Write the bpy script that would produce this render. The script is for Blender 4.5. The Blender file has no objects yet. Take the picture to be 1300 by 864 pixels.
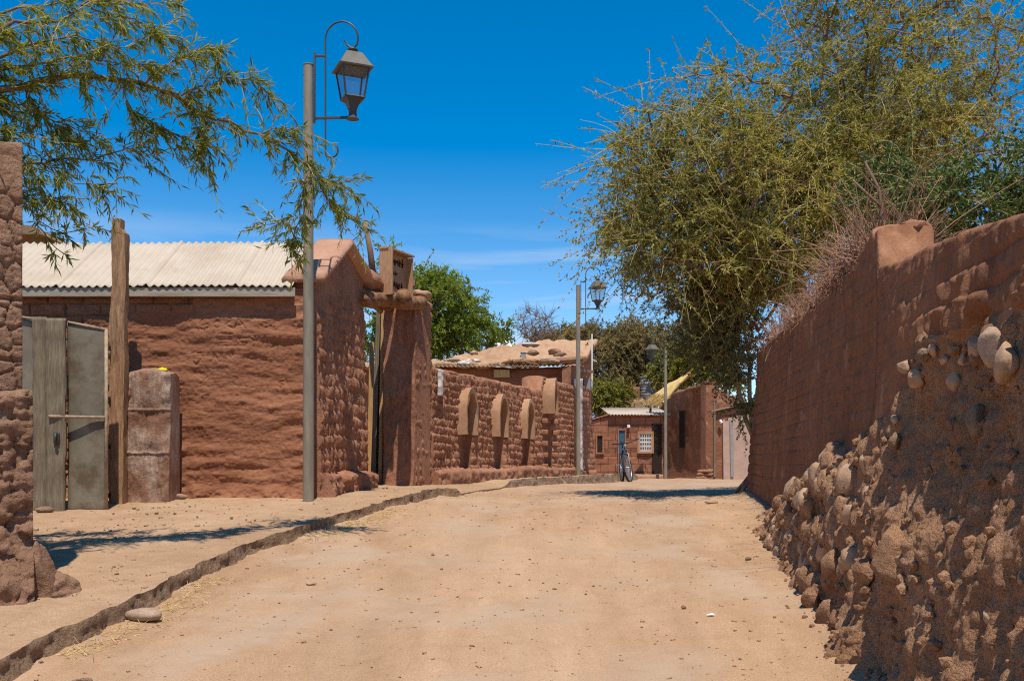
import bpy, bmesh, math, random
import numpy as np
from mathutils import Vector, Matrix, noise as mnoise

random.seed(7)
rng = np.random.default_rng(11)
scene = bpy.context.scene
COL = scene.collection
R = math.radians
PI = math.pi

# ------------------------------------------------------------------ frame
F = 1264.0          # focal length in photo pixels (35 mm lens)
HZ = 584.0          # eye level row
EYE = 1.40          # eye height in world z

def P(px, py, d):
    return Vector(((px - 650.0) / F * d, d, EYE - (py - HZ) / F * d))

def XZ(px, d):
    return (px - 650.0) / F * d

def ZZ(py, d):
    return EYE - (py - HZ) / F * d

_ry = np.array([-60, 0, 2, 4.2, 7.4, 9.0, 10.8, 12, 14, 16, 18.2, 21, 23.5, 26, 30, 40, 100], float)
_rz = np.array([-7.0, -1.33, -1.14, -.93, -.625, -.475, -.40, -.39, -.385, -.39, -.405, -.44, -.475, -.49, -.53, -.6, -1.4], float) + EYE
_sy = np.array([-60, 0, 7.4, 8.3, 9.0, 9.4, 10.8, 12, 14, 16, 18.2, 21, 23.5, 26, 40], float)
_sz = np.array([-6.9, -1.23, -.525, -.435, -.37, -.345, -.305, -.29, -.275, -.27, -.28, -.30, -.34, -.42, -.6], float) + EYE

def _smooth_interp(xs, ys):
    fx = np.linspace(xs[0], xs[-1], 3201)
    fy = np.interp(fx, xs, ys)
    k = np.ones(13) / 13
    pad = np.concatenate([fy[:1].repeat(6) - 0, fy, fy[-1:].repeat(6)])
    fy = np.convolve(pad, k, 'valid')
    return lambda y: np.interp(y, fx, fy)
road_z = _smooth_interp(_ry, _rz)
walk_z = _smooth_interp(_sy, _sz)

# ------------------------------------------------------------------ numpy noise
def _h(ix, iy, iz, seed):
    n = (ix.astype(np.int64) * 374761393 + iy.astype(np.int64) * 668265263 + iz.astype(np.int64) * 2147483647 + seed * 974711) & 0xFFFFFFFF
    n = ((n ^ (n >> 13)) * 1274126177) & 0xFFFFFFFF
    n = ((n ^ (n >> 16)) * 2246822519) & 0xFFFFFFFF
    n = n ^ (n >> 15)
    return (n & 0xFFFFFF) / float(0xFFFFFF)

def vn(x, y, z=0.0, seed=0):
    x, y, z = np.broadcast_arrays(np.asarray(x, float), np.asarray(y, float), np.asarray(z, float))
    ix, iy, iz = np.floor(x), np.floor(y), np.floor(z)
    fx, fy, fz = x - ix, y - iy, z - iz
    fx, fy, fz = [f * f * f * (f * (f * 6 - 15) + 10) for f in (fx, fy, fz)]
    def L(a, b, t): return a + (b - a) * t
    c = lambda a, b, d: _h(ix + a, iy + b, iz + d, seed)
    v = L(L(L(c(0,0,0), c(1,0,0), fx), L(c(0,1,0), c(1,1,0), fx), fy),
          L(L(c(0,0,1), c(1,0,1), fx), L(c(0,1,1), c(1,1,1), fx), fy), fz)
    return v * 2 - 1

def fbm(x, y, z=0.0, o=4, seed=0, g=.5):
    s, a = 0, 1.0
    x, y, z = np.asarray(x, float), np.asarray(y, float), np.asarray(z, float)
    for i in range(o):
        s = s + a * vn(x + i * 17.3, y + i * 9.1, z + i * 5.7, seed + i)
        x, y, z = x * 2.03, y * 2.03, z * 2.03
        a *= g
    return s

def worley(x, y, seed=0):
    x, y = np.broadcast_arrays(np.asarray(x, float), np.asarray(y, float))
    ix, iy = np.floor(x), np.floor(y)
    f1 = np.full(x.shape, 9.0); f2 = np.full(x.shape, 9.0); cid = np.zeros(x.shape)
    zero = np.zeros_like(ix)
    for a in (-1, 0, 1):
        for b in (-1, 0, 1):
            qx = ix + a + .15 + .7 * _h(ix + a, iy + b, zero, seed)
            qy = iy + b + .15 + .7 * _h(ix + a, iy + b, zero + 1, seed)
            d = np.hypot(qx - x, qy - y)
            near = d < f1
            f2 = np.where(near, f1, np.minimum(f2, d))
            cid = np.where(near, _h(ix + a, iy + b, zero + 2, seed), cid)
            f1 = np.where(near, d, f1)
    return f1, f2, cid

def sstep(a, b, x):
    t = np.clip((x - a) / (b - a), 0, 1)
    return t * t * (3 - 2 * t)

# ------------------------------------------------------------------ object helpers
def link(o, parent=None):
    COL.objects.link(o)
    if parent is not None:
        o.parent = parent
        o.matrix_parent_inverse = parent.matrix_world.inverted() if False else Matrix()
    return o

def tag(o, label=None, cat=None, group=None, kind=None):
    if label: o['label'] = label
    if cat: o['category'] = cat
    if group: o['group'] = group
    if kind: o['kind'] = kind
    return o

def thing(name, label, cat, group=None, loc=(0, 0, 0), rz=0.0):
    o = bpy.data.objects.new(name, None)
    o.empty_display_size = .1
    o.location = loc; o.rotation_euler = (0, 0, rz)
    COL.objects.link(o)
    return tag(o, label, cat, group)

def mesh_np(name, V, Q, mat, parent=None, smooth=True):
    """mesh from a vertex array and an (n,k) face array, or a list of face tuples"""
    me = bpy.data.meshes.new(name)
    V = np.asarray(V, np.float32)
    if isinstance(Q, np.ndarray):
        n, k = Q.shape
        me.vertices.add(len(V)); me.vertices.foreach_set('co', V.ravel())
        me.loops.add(n * k); me.loops.foreach_set('vertex_index', Q.astype(np.int32).ravel())
        me.polygons.add(n)
        me.polygons.foreach_set('loop_start', np.arange(0, n * k, k, dtype=np.int32))
        me.polygons.foreach_set('use_smooth', np.full(n, smooth))
        me.update(calc_edges=True)
    else:
        me.from_pydata([tuple(v) for v in V.tolist()], [], [tuple(f) for f in Q])
        me.polygons.foreach_set('use_smooth', np.full(len(me.polygons), smooth))
        me.update()
    me.validate()
    if mat: me.materials.append(mat)
    o = bpy.data.objects.new(name, me)
    return link(o, parent)

class MB:
    """collects boxes, tubes, lathes ... into one mesh"""
    def __init__(s): s.v = []; s.f = []
    def add(s, V, Fs):
        b = len(s.v)
        s.v.extend([tuple(p) for p in V]); s.f.extend([tuple(i + b for i in f) for f in Fs]); return s
    def box(s, c, size, rz=0.0, rx=0.0, ry=0.0, bev=0.0):
        bm = bmesh.new()
        bmesh.ops.create_cube(bm, size=1)
        bmesh.ops.scale(bm, vec=size, verts=bm.verts)
        if bev > 0:
            bmesh.ops.bevel(bm, geom=bm.edges[:], offset=bev, segments=2, affect='EDGES', profile=.6)
        M = Matrix.Translation(c) @ Matrix.Rotation(rz, 4, 'Z') @ Matrix.Rotation(rx, 4, 'X') @ Matrix.Rotation(ry, 4, 'Y')
        bm.verts.index_update()
        s.add([M @ v.co for v in bm.verts], [[v.index for v in f.verts] for f in bm.faces]); bm.free(); return s
    def hexa(s, b, t):
        """eight corners: four below, four above (same order)"""
        s.add(list(b) + list(t), [(3,2,1,0),(4,5,6,7),(0,1,5,4),(1,2,6,5),(2,3,7,6),(3,0,4,7)]); return s
    def tube(s, pts, r, n=8, cap=True):
        pts = [Vector(p) for p in pts]
        rr = r if isinstance(r, (list, tuple)) else [r] * len(pts)
        V, Fs = [], []
        up = Vector((0, 0, 1)); prev = None
        for i, p in enumerate(pts):
            d = (pts[min(i + 1, len(pts) - 1)] - pts[max(i - 1, 0)])
            d = d.normalized() if d.length > 1e-9 else Vector((0, 0, 1))
            if prev is None:
                a = d.cross(up if abs(d.z) < .9 else Vector((1, 0, 0))).normalized()
            else:
                a = (prev - d * prev.dot(d))
                a = a.normalized() if a.length > 1e-6 else d.orthogonal().normalized()
            prev = a; b = d.cross(a)
            for k in range(n):
                t = 2 * PI * k / n
                V.append(p + (a * math.cos(t) + b * math.sin(t)) * rr[i])
        for i in range(len(pts) - 1):
            for k in range(n):
                k2 = (k + 1) % n
                Fs.append((i*n+k, i*n+k2, (i+1)*n+k2, (i+1)*n+k))
        if cap:
            Fs.append(tuple(reversed(range(n)))); Fs.append(tuple(range((len(pts)-1)*n, len(pts)*n)))
        s.add(V, Fs); return s
    def lathe(s, c, prof, n=16, rot=0.0, M=None):
        V, Fs = [], []
        for r, z in prof:
            for k in range(n):
                t = 2 * PI * k / n + rot
                V.append(Vector((c[0] + r * math.cos(t), c[1] + r * math.sin(t), c[2] + z)))
        m = len(prof)
        for i in range(m - 1):
            for k in range(n):
                k2 = (k + 1) % n
                Fs.append((i*n+k, i*n+k2, (i+1)*n+k2, (i+1)*n+k))
        Fs.append(tuple(reversed(range(n)))); Fs.append(tuple(range((m-1)*n, m*n)))
        if M is not None: V = [M @ v for v in V]
        s.add(V, Fs); return s
    def build(s, name, mat, parent=None, smooth=False):
        o = mesh_np(name, np.array([tuple(v) for v in s.v]), s.f, mat, parent, smooth)
        return o

def autosmooth(o, ang=40):
    me = o.data
    me.polygons.foreach_set('use_smooth', np.full(len(me.polygons), True))
    try: me.set_sharp_from_angle(angle=R(ang))
    except Exception: pass
    return o

def relief(name, A, B, zb, zt, res, hfun, thick, mat, parent=None, side=1, rnd=.03, zres=None, topn=.012, seed=0):
    """a wall from A to B seen from one side: a fine relief on its face, a rounded rough top, a plain back"""
    A = np.array(A, float); B = np.array(B, float)
    L = np.hypot(*(B - A)); d = (B - A) / L
    n = np.array([d[1], -d[0]]) * side
    nu = max(2, int(L / res) + 1); u = np.linspace(0, L, nu)
    zbu = zb(u) if callable(zb) else np.full(nu, float(zb))
    ztu = zt(u) if callable(zt) else np.full(nu, float(zt))
    ztu = ztu + topn * fbm(u * 3.0, seed * 3.1, 0, 4, seed + 5) * 1.4
    nv = max(2, int((ztu - zbu).max() / (zres or res)) + 1)
    v = np.linspace(0, 1, nv)
    U = np.repeat(u[:, None], nv, 1)
    Z = zbu[:, None] + (ztu - zbu)[:, None] * v[None, :]
    Hh = hfun(U, Z)
    t = np.clip((Z - (ztu[:, None] - rnd)) / rnd, 0, 1)
    Hh = Hh - rnd * (1 - np.sqrt(np.maximum(0, 1 - t * t)))
    h1 = Hh[:, -1]
    cols_h = [Hh]; cols_z = [Z]
    for fr in (.25, .5, .75):
        wob = topn * vn(u * 9, fr * 31, seed, seed + 2)
        cols_h.append((h1 + (-thick + rnd - h1) * fr)[:, None]); cols_z.append((ztu + wob + .008)[:, None])
    cols_h += [np.full((nu, 1), -thick + rnd * .3), np.full((nu, 1), -thick), np.full((nu, 1), -thick)]
    cols_z += [(ztu - rnd * .3)[:, None], (ztu - rnd)[:, None], zbu[:, None]]
    Hh = np.concatenate(cols_h, 1); Zf = np.concatenate(cols_z, 1)
    m = Hh.shape[1]
    X = A[0] + d[0] * u[:, None] + n[0] * Hh
    Y = A[1] + d[1] * u[:, None] + n[1] * Hh
    V = np.stack([X, Y, Zf], -1).reshape(-1, 3)
    i = np.arange(nu - 1)[:, None] * m; j = np.arange(m - 1)[None, :]
    a = (i + j).ravel(); q = np.stack([a, a + m, a + m + 1, a + 1], 1)
    if side < 0: q = q[:, ::-1]
    # end caps as strips between the face and the back
    fl = q.tolist()
    c0 = list(range(0, m)); c1 = list(range((nu - 1) * m, nu * m))
    fl.append(tuple(c0 if side > 0 else reversed(c0))); fl.append(tuple(reversed(c1) if side > 0 else c1))
    o = mesh_np(name, V, fl, mat, parent, True)
    me = o.data
    sm = np.full(len(me.polygons), True); sm[-2:] = False
    me.polygons.foreach_set('use_smooth', sm)
    return o

def rough_box(name, quad, z0, zt, res, amp, freq, mat, parent=None, seed=0, taper=0.0, sharp=False):
    """block on a four-cornered footprint (counter-clockwise), every face a fine grid pushed about by noise"""
    Q = np.array(quad, float); cen = Q.mean(0)
    ztf = zt if callable(zt) else (lambda x, y: np.full(np.shape(x), float(zt)))
    def bil(s, t):
        return ((1-s)*(1-t))[..., None]*Q[0] + (s*(1-t))[..., None]*Q[1] + (s*t)[..., None]*Q[2] + ((1-s)*t)[..., None]*Q[3]
    n1 = max(2, int(np.hypot(*(Q[1]-Q[0])) / res)); n2 = max(2, int(np.hypot(*(Q[2]-Q[1])) / res))
    hmax = float(np.max(ztf(Q[:, 0], Q[:, 1]))) - z0
    n3 = max(2, int(hmax / res))
    idx = {}; V = []; Fs = []
    def grid(sa, ta, wa):
        ids = np.zeros(sa.shape, int)
        for k in np.ndindex(sa.shape):
            key = (round(float(sa[k]), 6), round(float(ta[k]), 6), round(float(wa[k]), 6))
            if key not in idx:
                idx[key] = len(V); V.append(key)
            ids[k] = idx[key]
        return ids
    def faces(ids):
        for i in range(ids.shape[0] - 1):
            for j in range(ids.shape[1] - 1):
                Fs.append((ids[i, j], ids[i+1, j], ids[i+1, j+1], ids[i, j+1]))
    S = np.linspace(0, 1, n1 + 1); T = np.linspace(0, 1, n2 + 1); W = np.linspace(0, 1, n3 + 1)
    a, w = np.meshgrid(S, W, indexing='ij'); faces(grid(a, a*0, w))
    a, w = np.meshgrid(T, W, indexing='ij'); faces(grid(a*0+1, a, w))
    a, w = np.meshgrid(S[::-1], W, indexing='ij'); faces(grid(a, a*0+1, w))
    a, w = np.meshgrid(T[::-1], W, indexing='ij'); faces(grid(a*0, a, w))
    a, b = np.meshgrid(S, T, indexing='ij'); faces(grid(a, b, a*0+1)); 
    ids = grid(a, b, a*0); faces(ids[:, ::-1])
    K = np.array(V)
    xy = bil(K[:, 0], K[:, 1])
    if taper: xy = cen + (xy - cen) * (1 - taper * K[:, 2:3])
    z = z0 + (ztf(xy[:, 0], xy[:, 1]) - z0) * K[:, 2]
    f = freq
    dx = fbm(xy[:, 0]*f, xy[:, 1]*f, z*f, 4, seed); dy = fbm(xy[:, 0]*f+40, xy[:, 1]*f, z*f, 4, seed+9); dz = fbm(xy[:, 0]*f, xy[:, 1]*f+40, z*f, 3, seed+19)
    out = np.stack([xy[:, 0] + dx*amp, xy[:, 1] + dy*amp, z + dz*amp*.6*(K[:, 2] > .02)], 1)
    # round the corners a little
    return mesh_np(name, out, Fs, mat, parent, not sharp)

_ico = {}
def ico(sub):
    if sub not in _ico:
        bm = bmesh.new(); bmesh.ops.create_icosphere(bm, subdivisions=sub, radius=1)
        bm.verts.index_update()
        _ico[sub] = (np.array([v.co[:] for v in bm.verts]), np.array([[v.index for v in f.verts] for f in bm.faces]))
        bm.free()
    return _ico[sub]

def rot_np(ax, ay, az):
    return np.array((Matrix.Rotation(az, 3, 'Z') @ Matrix.Rotation(ay, 3, 'Y') @ Matrix.Rotation(ax, 3, 'X')))

def rock_v(c, r, rot=(0, 0, 0), sub=3, rough=.12, seed=0, facet=0.0):
    V, Fa = ico(sub)
    s = seed * 7.77
    d = 1 + rough * fbm(V[:, 0]*1.1 + s, V[:, 1]*1.1, V[:, 2]*1.1, 3, seed % 50)[:, None] + .03 * fbm(V[:, 0]*6 + s, V[:, 1]*6, V[:, 2]*6, 2, seed % 50)[:, None]
    W = V * d
    if facet:
        for k in range(5):
            n = np.array([math.sin(s + k*2.1), math.cos(s*1.3 + k*1.7), math.sin(s*.7 + k)]); n /= np.linalg.norm(n)
            p = W @ n; W = W - np.outer(np.maximum(0, p - (1 - facet)), n)
    W = (W * np.array(r)) @ rot_np(*rot).T + np.array(c)
    return W, Fa

def rock(name, c, r, mat, rot=(0, 0, 0), sub=3, rough=.12, seed=0, parent=None, facet=0.0):
    V, Fa = rock_v(c, r, rot, sub, rough, seed, facet)
    return mesh_np(name, V, Fa, mat, parent, True)

# ------------------------------------------------------------------ materials
def mat_new(name):
    m = bpy.data.materials.new(name); m.use_nodes = True
    nt = m.node_tree; nt.nodes.clear()
    out = nt.nodes.new('ShaderNodeOutputMaterial'); b = nt.nodes.new('ShaderNodeBsdfPrincipled')
    nt.links.new(b.outputs[0], out.inputs[0])
    return m, nt, b, out

def nd(nt, t, **kw):
    n = nt.nodes.new('ShaderNode' + t)
    for k, v in kw.items():
        if k in n.inputs: n.inputs[k].default_value = v
        else: setattr(n, k, v)
    return n

def ramp(nt, fac, stops):
    r = nt.nodes.new('ShaderNodeValToRGB')
    el = r.color_ramp.elements
    while len(el) < len(stops): el.new(.5)
    for e, (p, c) in zip(el, stops):
        e.position = p; e.color = (*c, 1)
    nt.links.new(fac, r.inputs[0]); return r.outputs[0]

def mixc(nt, fac, a, b, mode='MIX'):
    m = nt.nodes.new('ShaderNodeMix'); m.data_type = 'RGBA'; m.blend_type = mode
    for s, i in ((fac, 0), (a, 6), (b, 7)):
        if isinstance(s, (int, float)): m.inputs[i].default_value = s
        elif isinstance(s, tuple): m.inputs[i].default_value = (*s, 1)
        else: nt.links.new(s, m.inputs[i])
    return m.outputs[2]

def pos(nt, scale=(1, 1, 1)):
    g = nt.nodes.new('ShaderNodeNewGeometry')
    mp = nt.nodes.new('ShaderNodeMapping'); mp.inputs['Scale'].default_value = scale
    nt.links.new(g.outputs['Position'], mp.inputs[0]); return mp.outputs[0]

def noise(nt, vec, scale, detail=4, rough=.55, dist=0.0):
    n = nd(nt, 'TexNoise'); n.inputs['Scale'].default_value = scale; n.inputs['Detail'].default_value = detail
    n.inputs['Roughness'].default_value = rough; n.inputs['Distortion'].default_value = dist
    nt.links.new(vec, n.inputs['Vector']); return n.outputs['Fac']

def bump(nt, b, fac, strength=.5, dist=.01, prev=None):
    bp = nd(nt, 'Bump'); bp.inputs['Strength'].default_value = strength; bp.inputs['Distance'].default_value = dist
    nt.links.new(fac, bp.inputs['Height'])
    if prev is not None: nt.links.new(prev, bp.inputs['Normal'])
    nt.links.new(bp.outputs[0], b.inputs['Normal']); return bp.outputs[0]

def earth(name, cols, s1=1.3, s2=14, stretch=(1, 1, 1), bs=70, bstr=.5, bd=.008, rough=.95, spots=None, grain=.25):
    m, nt, b, out = mat_new(name)
    v = pos(nt, stretch); v0 = pos(nt)
    n1 = noise(nt, v, s1, 5, .6); n2 = noise(nt, v, s2, 6, .65)
    c1 = ramp(nt, n1, [(.32, cols[0]), (.5, cols[1]), (.68, cols[2])])
    c2 = ramp(nt, n2, [(.3, cols[0]), (.52, cols[1]), (.72, cols[2])])
    c = mixc(nt, .5, c1, c2)
    g = noise(nt, v0, 160, 3, .6)
    gr = ramp(nt, g, [(.3, (1 - grain,) * 3), (.7, (1 + grain * .6,) * 3)])
    c = mixc(nt, 1.0, c, gr, 'MULTIPLY')
    if spots:
        sc, lo, hi, col = spots
        n3 = noise(nt, v0, sc, 5, .6)
        f = ramp(nt, n3, [(lo, (0,)*3), (hi, (1,)*3)])
        c = mixc(nt, f, c, col)
    nt.links.new(c, b.inputs['Base Color'])
    b.inputs['Roughness'].default_value = rough; b.inputs['Specular IOR Level'].default_value = .15
    p = bump(nt, b, noise(nt, v, bs * .22, 6, .65), bstr, bd * 2.5)
    bump(nt, b, noise(nt, v0, bs, 5, .7), bstr, bd, p)
    return m

def plain(name, col, rough=.6, metal=0.0, var=.15, scale=8, bstr=.0, bscale=40, spec=.4, stretch=(1, 1, 1), col2=None, lo=.42, hi=.62):
    m, nt, b, out = mat_new(name)
    v = pos(nt, stretch)
    n = noise(nt, v, scale, 6, .65)
    a = tuple(c * (1 - var) for c in col); d = tuple(min(1, c * (1 + var)) for c in col)
    c = ramp(nt, n, [(.3, a), (.7, d)])
    if col2:
        n2 = noise(nt, v, scale * .6, 7, .7)
        c = mixc(nt, ramp(nt, n2, [(lo, (0,)*3), (hi, (1,)*3)]), c, col2)
    nt.links.new(c, b.inputs['Base Color'])
    b.inputs['Roughness'].default_value = rough; b.inputs['Metallic'].default_value = metal
    b.inputs['Specular IOR Level'].default_value = spec
    if bstr: bump(nt, b, noise(nt, v, bscale, 5, .6), bstr, .006)
    return m

def leafmat(name, cols, trans=.3, rough=.5):
    m, nt, b, out = mat_new(name)
    g = nt.nodes.new('ShaderNodeNewGeometry')
    n = len(cols)
    c = ramp(nt, g.outputs['Random Per Island'], [(i / max(1, n - 1), col) for i, col in enumerate(cols)])
    big = noise(nt, pos(nt), 1.1, 3, .5)
    c = mixc(nt, 1.0, c, ramp(nt, big, [(.35, (.78, .80, .75)), (.65, (1.2, 1.15, 1.0))]), 'MULTIPLY')
    nt.links.new(c, b.inputs['Base Color']); b.inputs['Roughness'].default_value = rough
    b.inputs['Specular IOR Level'].default_value = .3
    t = nd(nt, 'BsdfTranslucent'); nt.links.new(c, t.inputs[0])
    mx = nd(nt, 'MixShader'); mx.inputs[0].default_value = trans
    nt.links.new(b.outputs[0], mx.inputs[1]); nt.links.new(t.outputs[0], mx.inputs[2])
    nt.links.new(mx.outputs[0], out.inputs[0])
    return m

# ------------------------------------------------------------------ plants
def leaf_quads(Pc, D, ln, wd, rg, name, mat, parent, fold=True):
    """one small leaf-shaped face per point: base at Pc, pointing along D"""
    n = len(Pc)
    D = D / np.maximum(1e-6, np.linalg.norm(D, axis=1, keepdims=True))
    rnd = rg.normal(size=(n, 3)); S = np.cross(D, rnd); S /= np.maximum(1e-6, np.linalg.norm(S, axis=1, keepdims=True))
    N = np.cross(S, D)
    l = (ln * rg.uniform(.6, 1.25, n))[:, None]; w = (wd * rg.uniform(.7, 1.2, n))[:, None]
    a = Pc; b = Pc + D * l * .45 + S * w * .5 + N * w * .12; c = Pc + D * l - N * w * .15; e = Pc + D * l * .45 - S * w * .5 + N * w * .12
    V = np.stack([a, b, c, e], 1).reshape(-1, 3)
    q = np.arange(n * 4).reshape(-1, 4)
    return mesh_np(name, V, q, mat, parent, False)

def twig_sets(S, D, L, sag, rg, m=5, curl=.25):
    """K curved twigs: returns points (K,m,3)"""
    K = len(S)
    D = D / np.maximum(1e-6, np.linalg.norm(D, axis=1, keepdims=True))
    t = np.linspace(0, 1, m)
    bend = rg.normal(size=(K, 3)) * curl
    Pp = S[:, None] + D[:, None] * (L[:, None] * t)[:, :, None] + bend[:, None] * (L[:, None] * t ** 2)[:, :, None]
    Pp[:, :, 2] -= (sag * L)[:, None] * t ** 2
    return Pp

def twig_mesh(Pp, r0, r1):
    """three-sided tapered tubes for (K,m,3) points"""
    K, m, _ = Pp.shape
    T = np.gradient(Pp, axis=1); T /= np.maximum(1e-9, np.linalg.norm(T, axis=2, keepdims=True))
    ref = np.array([.31, .52, .8]); A = np.cross(T, ref); A /= np.maximum(1e-9, np.linalg.norm(A, axis=2, keepdims=True)); B = np.cross(T, A)
    r0 = np.broadcast_to(np.asarray(r0, float), (K,)); r1 = np.broadcast_to(np.asarray(r1, float), (K,))
    rr = r0[:, None] + (r1 - r0)[:, None] * np.linspace(0, 1, m)[None]
    V = []
    for k in range(3):
        th = 2 * PI * k / 3
        V.append(Pp + (A * math.cos(th) + B * math.sin(th)) * rr[:, :, None])
    V = np.stack(V, 2).reshape(-1, 3)                       # (K,m,3 sides)
    base = (np.arange(K) * m * 3)[:, None, None] + (np.arange(m - 1) * 3)[None, :, None]
    k = np.arange(3)[None, None, :]; k2 = (k + 1) % 3
    q = np.stack([base + k, base + k2, base + 3 + k2, base + 3 + k], -1).reshape(-1, 4)
    return V, q

def leaves_on(Pp, per, rg, spread=.8, droop=.2, t0=.1):
    K, m, _ = Pp.shape
    t = rg.uniform(t0, 1, (K, per)) * (m - 1)
    i = np.minimum(t.astype(int), m - 2); f = (t - i)[..., None]
    kk = np.arange(K)[:, None]
    a = Pp[kk, i]; b = Pp[kk, i + 1]
    pt = (a + (b - a) * f).reshape(-1, 3)
    dr = (b - a); dr = dr / np.maximum(1e-9, np.linalg.norm(dr, axis=2, keepdims=True))
    dr = dr.reshape(-1, 3) * .7 + rg.normal(size=pt.shape) * spread
    dr[:, 2] -= droop
    return pt, dr

def skeleton(stems, pts, tip=.006, power=.46, maxr=.16, curve=.17, seed=0):
    """joins points to the stems by shortest links: returns a mesh builder of limbs and each point's outward direction"""
    rg = np.random.default_rng(seed)
    nodes = []; par = []
    for st in stems:
        for i, p in enumerate(st):
            par.append(len(nodes) - 1 if i else -1); nodes.append(np.array(p, float))
    base = nodes[0].copy()
    order = np.argsort(np.linalg.norm(pts - base, axis=1))
    arr = np.zeros((len(nodes) + 3 * len(pts), 3)); arr[:len(nodes)] = nodes; n = len(nodes)
    path = np.zeros(len(arr))
    for i in range(n):
        if par[i] >= 0: path[i] = path[par[i]] + np.linalg.norm(arr[i] - arr[par[i]])
    dirs = np.zeros_like(pts)
    for oi in order:
        p = pts[oi]
        dd = np.linalg.norm(arr[:n] - p, axis=1)
        j = int(np.argmin(dd + .12 * path[:n]))
        a = arr[j]; ln = np.linalg.norm(p - a)
        k = 3 if ln > .6 else 2 if ln > .3 else 1
        prev = j
        for s in range(1, k + 1):
            q = a + (p - a) * (s / k)
            if s < k: q = q + rg.normal(size=3) * ln * curve; 
            arr[n] = q; par.append(prev); path[n] = path[prev] + np.linalg.norm(q - arr[prev]); prev = n; n += 1
        dirs[oi] = p - arr[par[n - 1]]
    cnt = np.zeros(n); kids = [0] * n
    for i in range(n):
        if par[i] >= 0: kids[par[i]] += 1
    for i in range(n - 1, -1, -1):
        if kids[i] == 0: cnt[i] += 1
        if par[i] >= 0: cnt[par[i]] += cnt[i]
    # parents always come first, so one backward sweep is enough
    rad = np.minimum(maxr, tip * np.maximum(1, cnt) ** power)
    V, Fs = [], []
    b = MB()
    for i in range(n):
        if par[i] < 0: continue
        r0 = rad[par[i]] if rad[par[i]] < 2.2 * rad[i] else rad[i] * 1.35
        big = rad[i] > .02
        b.tube([arr[par[i]], (arr[par[i]] + arr[i]) / 2 + rg.normal(size=3) * .03 * np.linalg.norm(arr[i] - arr[par[i]]), arr[i]],
               [r0, (r0 + rad[i]) / 2, rad[i]], 7 if big else 4, cap=False)
    return b, dirs

def lobe_points(lobes, n, seed=0, shell=.35):
    rg = np.random.default_rng(seed)
    w = np.array([l[6] for l in lobes], float); w /= w.sum()
    out = []
    for l, c in zip(lobes, rg.multinomial(n, w)):
        d = rg.normal(size=(c, 3)); d /= np.linalg.norm(d, axis=1, keepdims=True)
        r = rg.uniform(shell, 1, c) ** .5
        p = d * r[:, None]
        bumpy = 1 + .22 * fbm(d[:, 0]*2 + l[0], d[:, 1]*2, d[:, 2]*2 + l[2], 3, seed)
        out.append(np.array(l[:3]) + p * np.array(l[3:6]) * bumpy[:, None])
    return np.concatenate(out)

def tree(name, label, cat, stems, lobes, npts, ntw, per, leaf, lm, bm_, tm=None, tl=(.25, .5), sag=.25, up=.25, out=.8, tip=.006, maxr=.12, seed=1,
         spread=.8, droop=.2, trad=.0025, group=None, bare=0.0, shell=.35, curl=.25):
    """trunk and limbs, twigs and a crown of leaf-sized faces"""
    rg = np.random.default_rng(seed)
    root = thing(name, label, cat, group, loc=tuple(stems[0][0]))
    inv = Vector(stems[0][0])
    pts = lobe_points(lobes, npts, seed, shell)
    b, dirs = skeleton(stems, pts, tip, maxr=maxr, seed=seed)
    b.v = [tuple(Vector(p) - inv) for p in b.v]
    b.build('trunk', bm_, root, True)
    K = npts * ntw
    S = np.repeat(pts, ntw, 0) - np.array(inv)
    D = np.repeat(dirs / np.maximum(1e-6, np.linalg.norm(dirs, axis=1, keepdims=True)), ntw, 0) * out + rg.normal(size=(K, 3)) * .75
    D[:, 2] += up
    L = rg.uniform(tl[0], tl[1], K)
    keep = rg.random(K) >= bare
    if per > 5: L = np.where(keep, L, L * .7)
    Pp = twig_sets(S, D, L, sag, rg, 5, curl)
    V, q = twig_mesh(Pp, trad, trad * .45)
    mesh_np('twigs', V, q, tm or bm_, root, True)
    if per:
        pt, dr = leaves_on(Pp[keep], per, rg, spread, droop)
        leaf_quads(pt, dr, leaf[0], leaf[1], rg, 'crown', lm, root)
    return root
# ------------------------------------------------------------------ light settings
SUN_E, EXPO, SKY_SAT, SKY_VAL, SKY_HUE = 5.0, 0.14, 1.5, 1.6, .494
DENOISE = False
# ------------------------------------------------------------------ materials of this place
M = {}
M['road'] = earth('dirt road', [(.335, .20, .112), (.44, .272, .158), (.54, .352, .218)], 1.1, 5, (1, .2, 1), bs=55, bstr=.7, bd=.012, grain=.3, spots=(1.2, .5, .64, (.43, .30, .20)))
M['walk'] = earth('packed earth', [(.32, .193, .108), (.415, .262, .152), (.51, .338, .208)], .7, 6, bs=60, bstr=.6, bd=.012, grain=.35, spots=(1.1, .55, .72, (.43, .30, .195)))
M['kerb'] = earth('broken kerb', [(.19, .118, .07), (.32, .205, .125), (.44, .30, .20)], 3, 22, bs=45, bstr=.9, bd=.02)
M['adobe'] = earth('mud plaster', [(.195, .078, .040), (.285, .119, .062), (.385, .175, .096)], 1.2, 9, (.7, .7, 2.2), bs=50, bstr=.5, bd=.008, spots=(2.2, .6, .75, (.42, .20, .105)))
M['adobe2'] = earth('rough mud', [(.23, .100, .055), (.33, .152, .086), (.44, .22, .135)], 1.5, 12, (1.6, 1.6, .8), bs=60, bstr=.6, bd=.01)
M['hood'] = earth('smooth tan mud', [(.31, .165, .09), (.41, .235, .135), (.50, .31, .185)], 2, 14, bs=60, bstr=.35, bd=.005)
M['coping'] = earth('pinkish coping mud', [(.36, .185, .115), (.45, .245, .155), (.52, .31, .205)], 2, 10, bs=50, bstr=.6, bd=.008)
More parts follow.
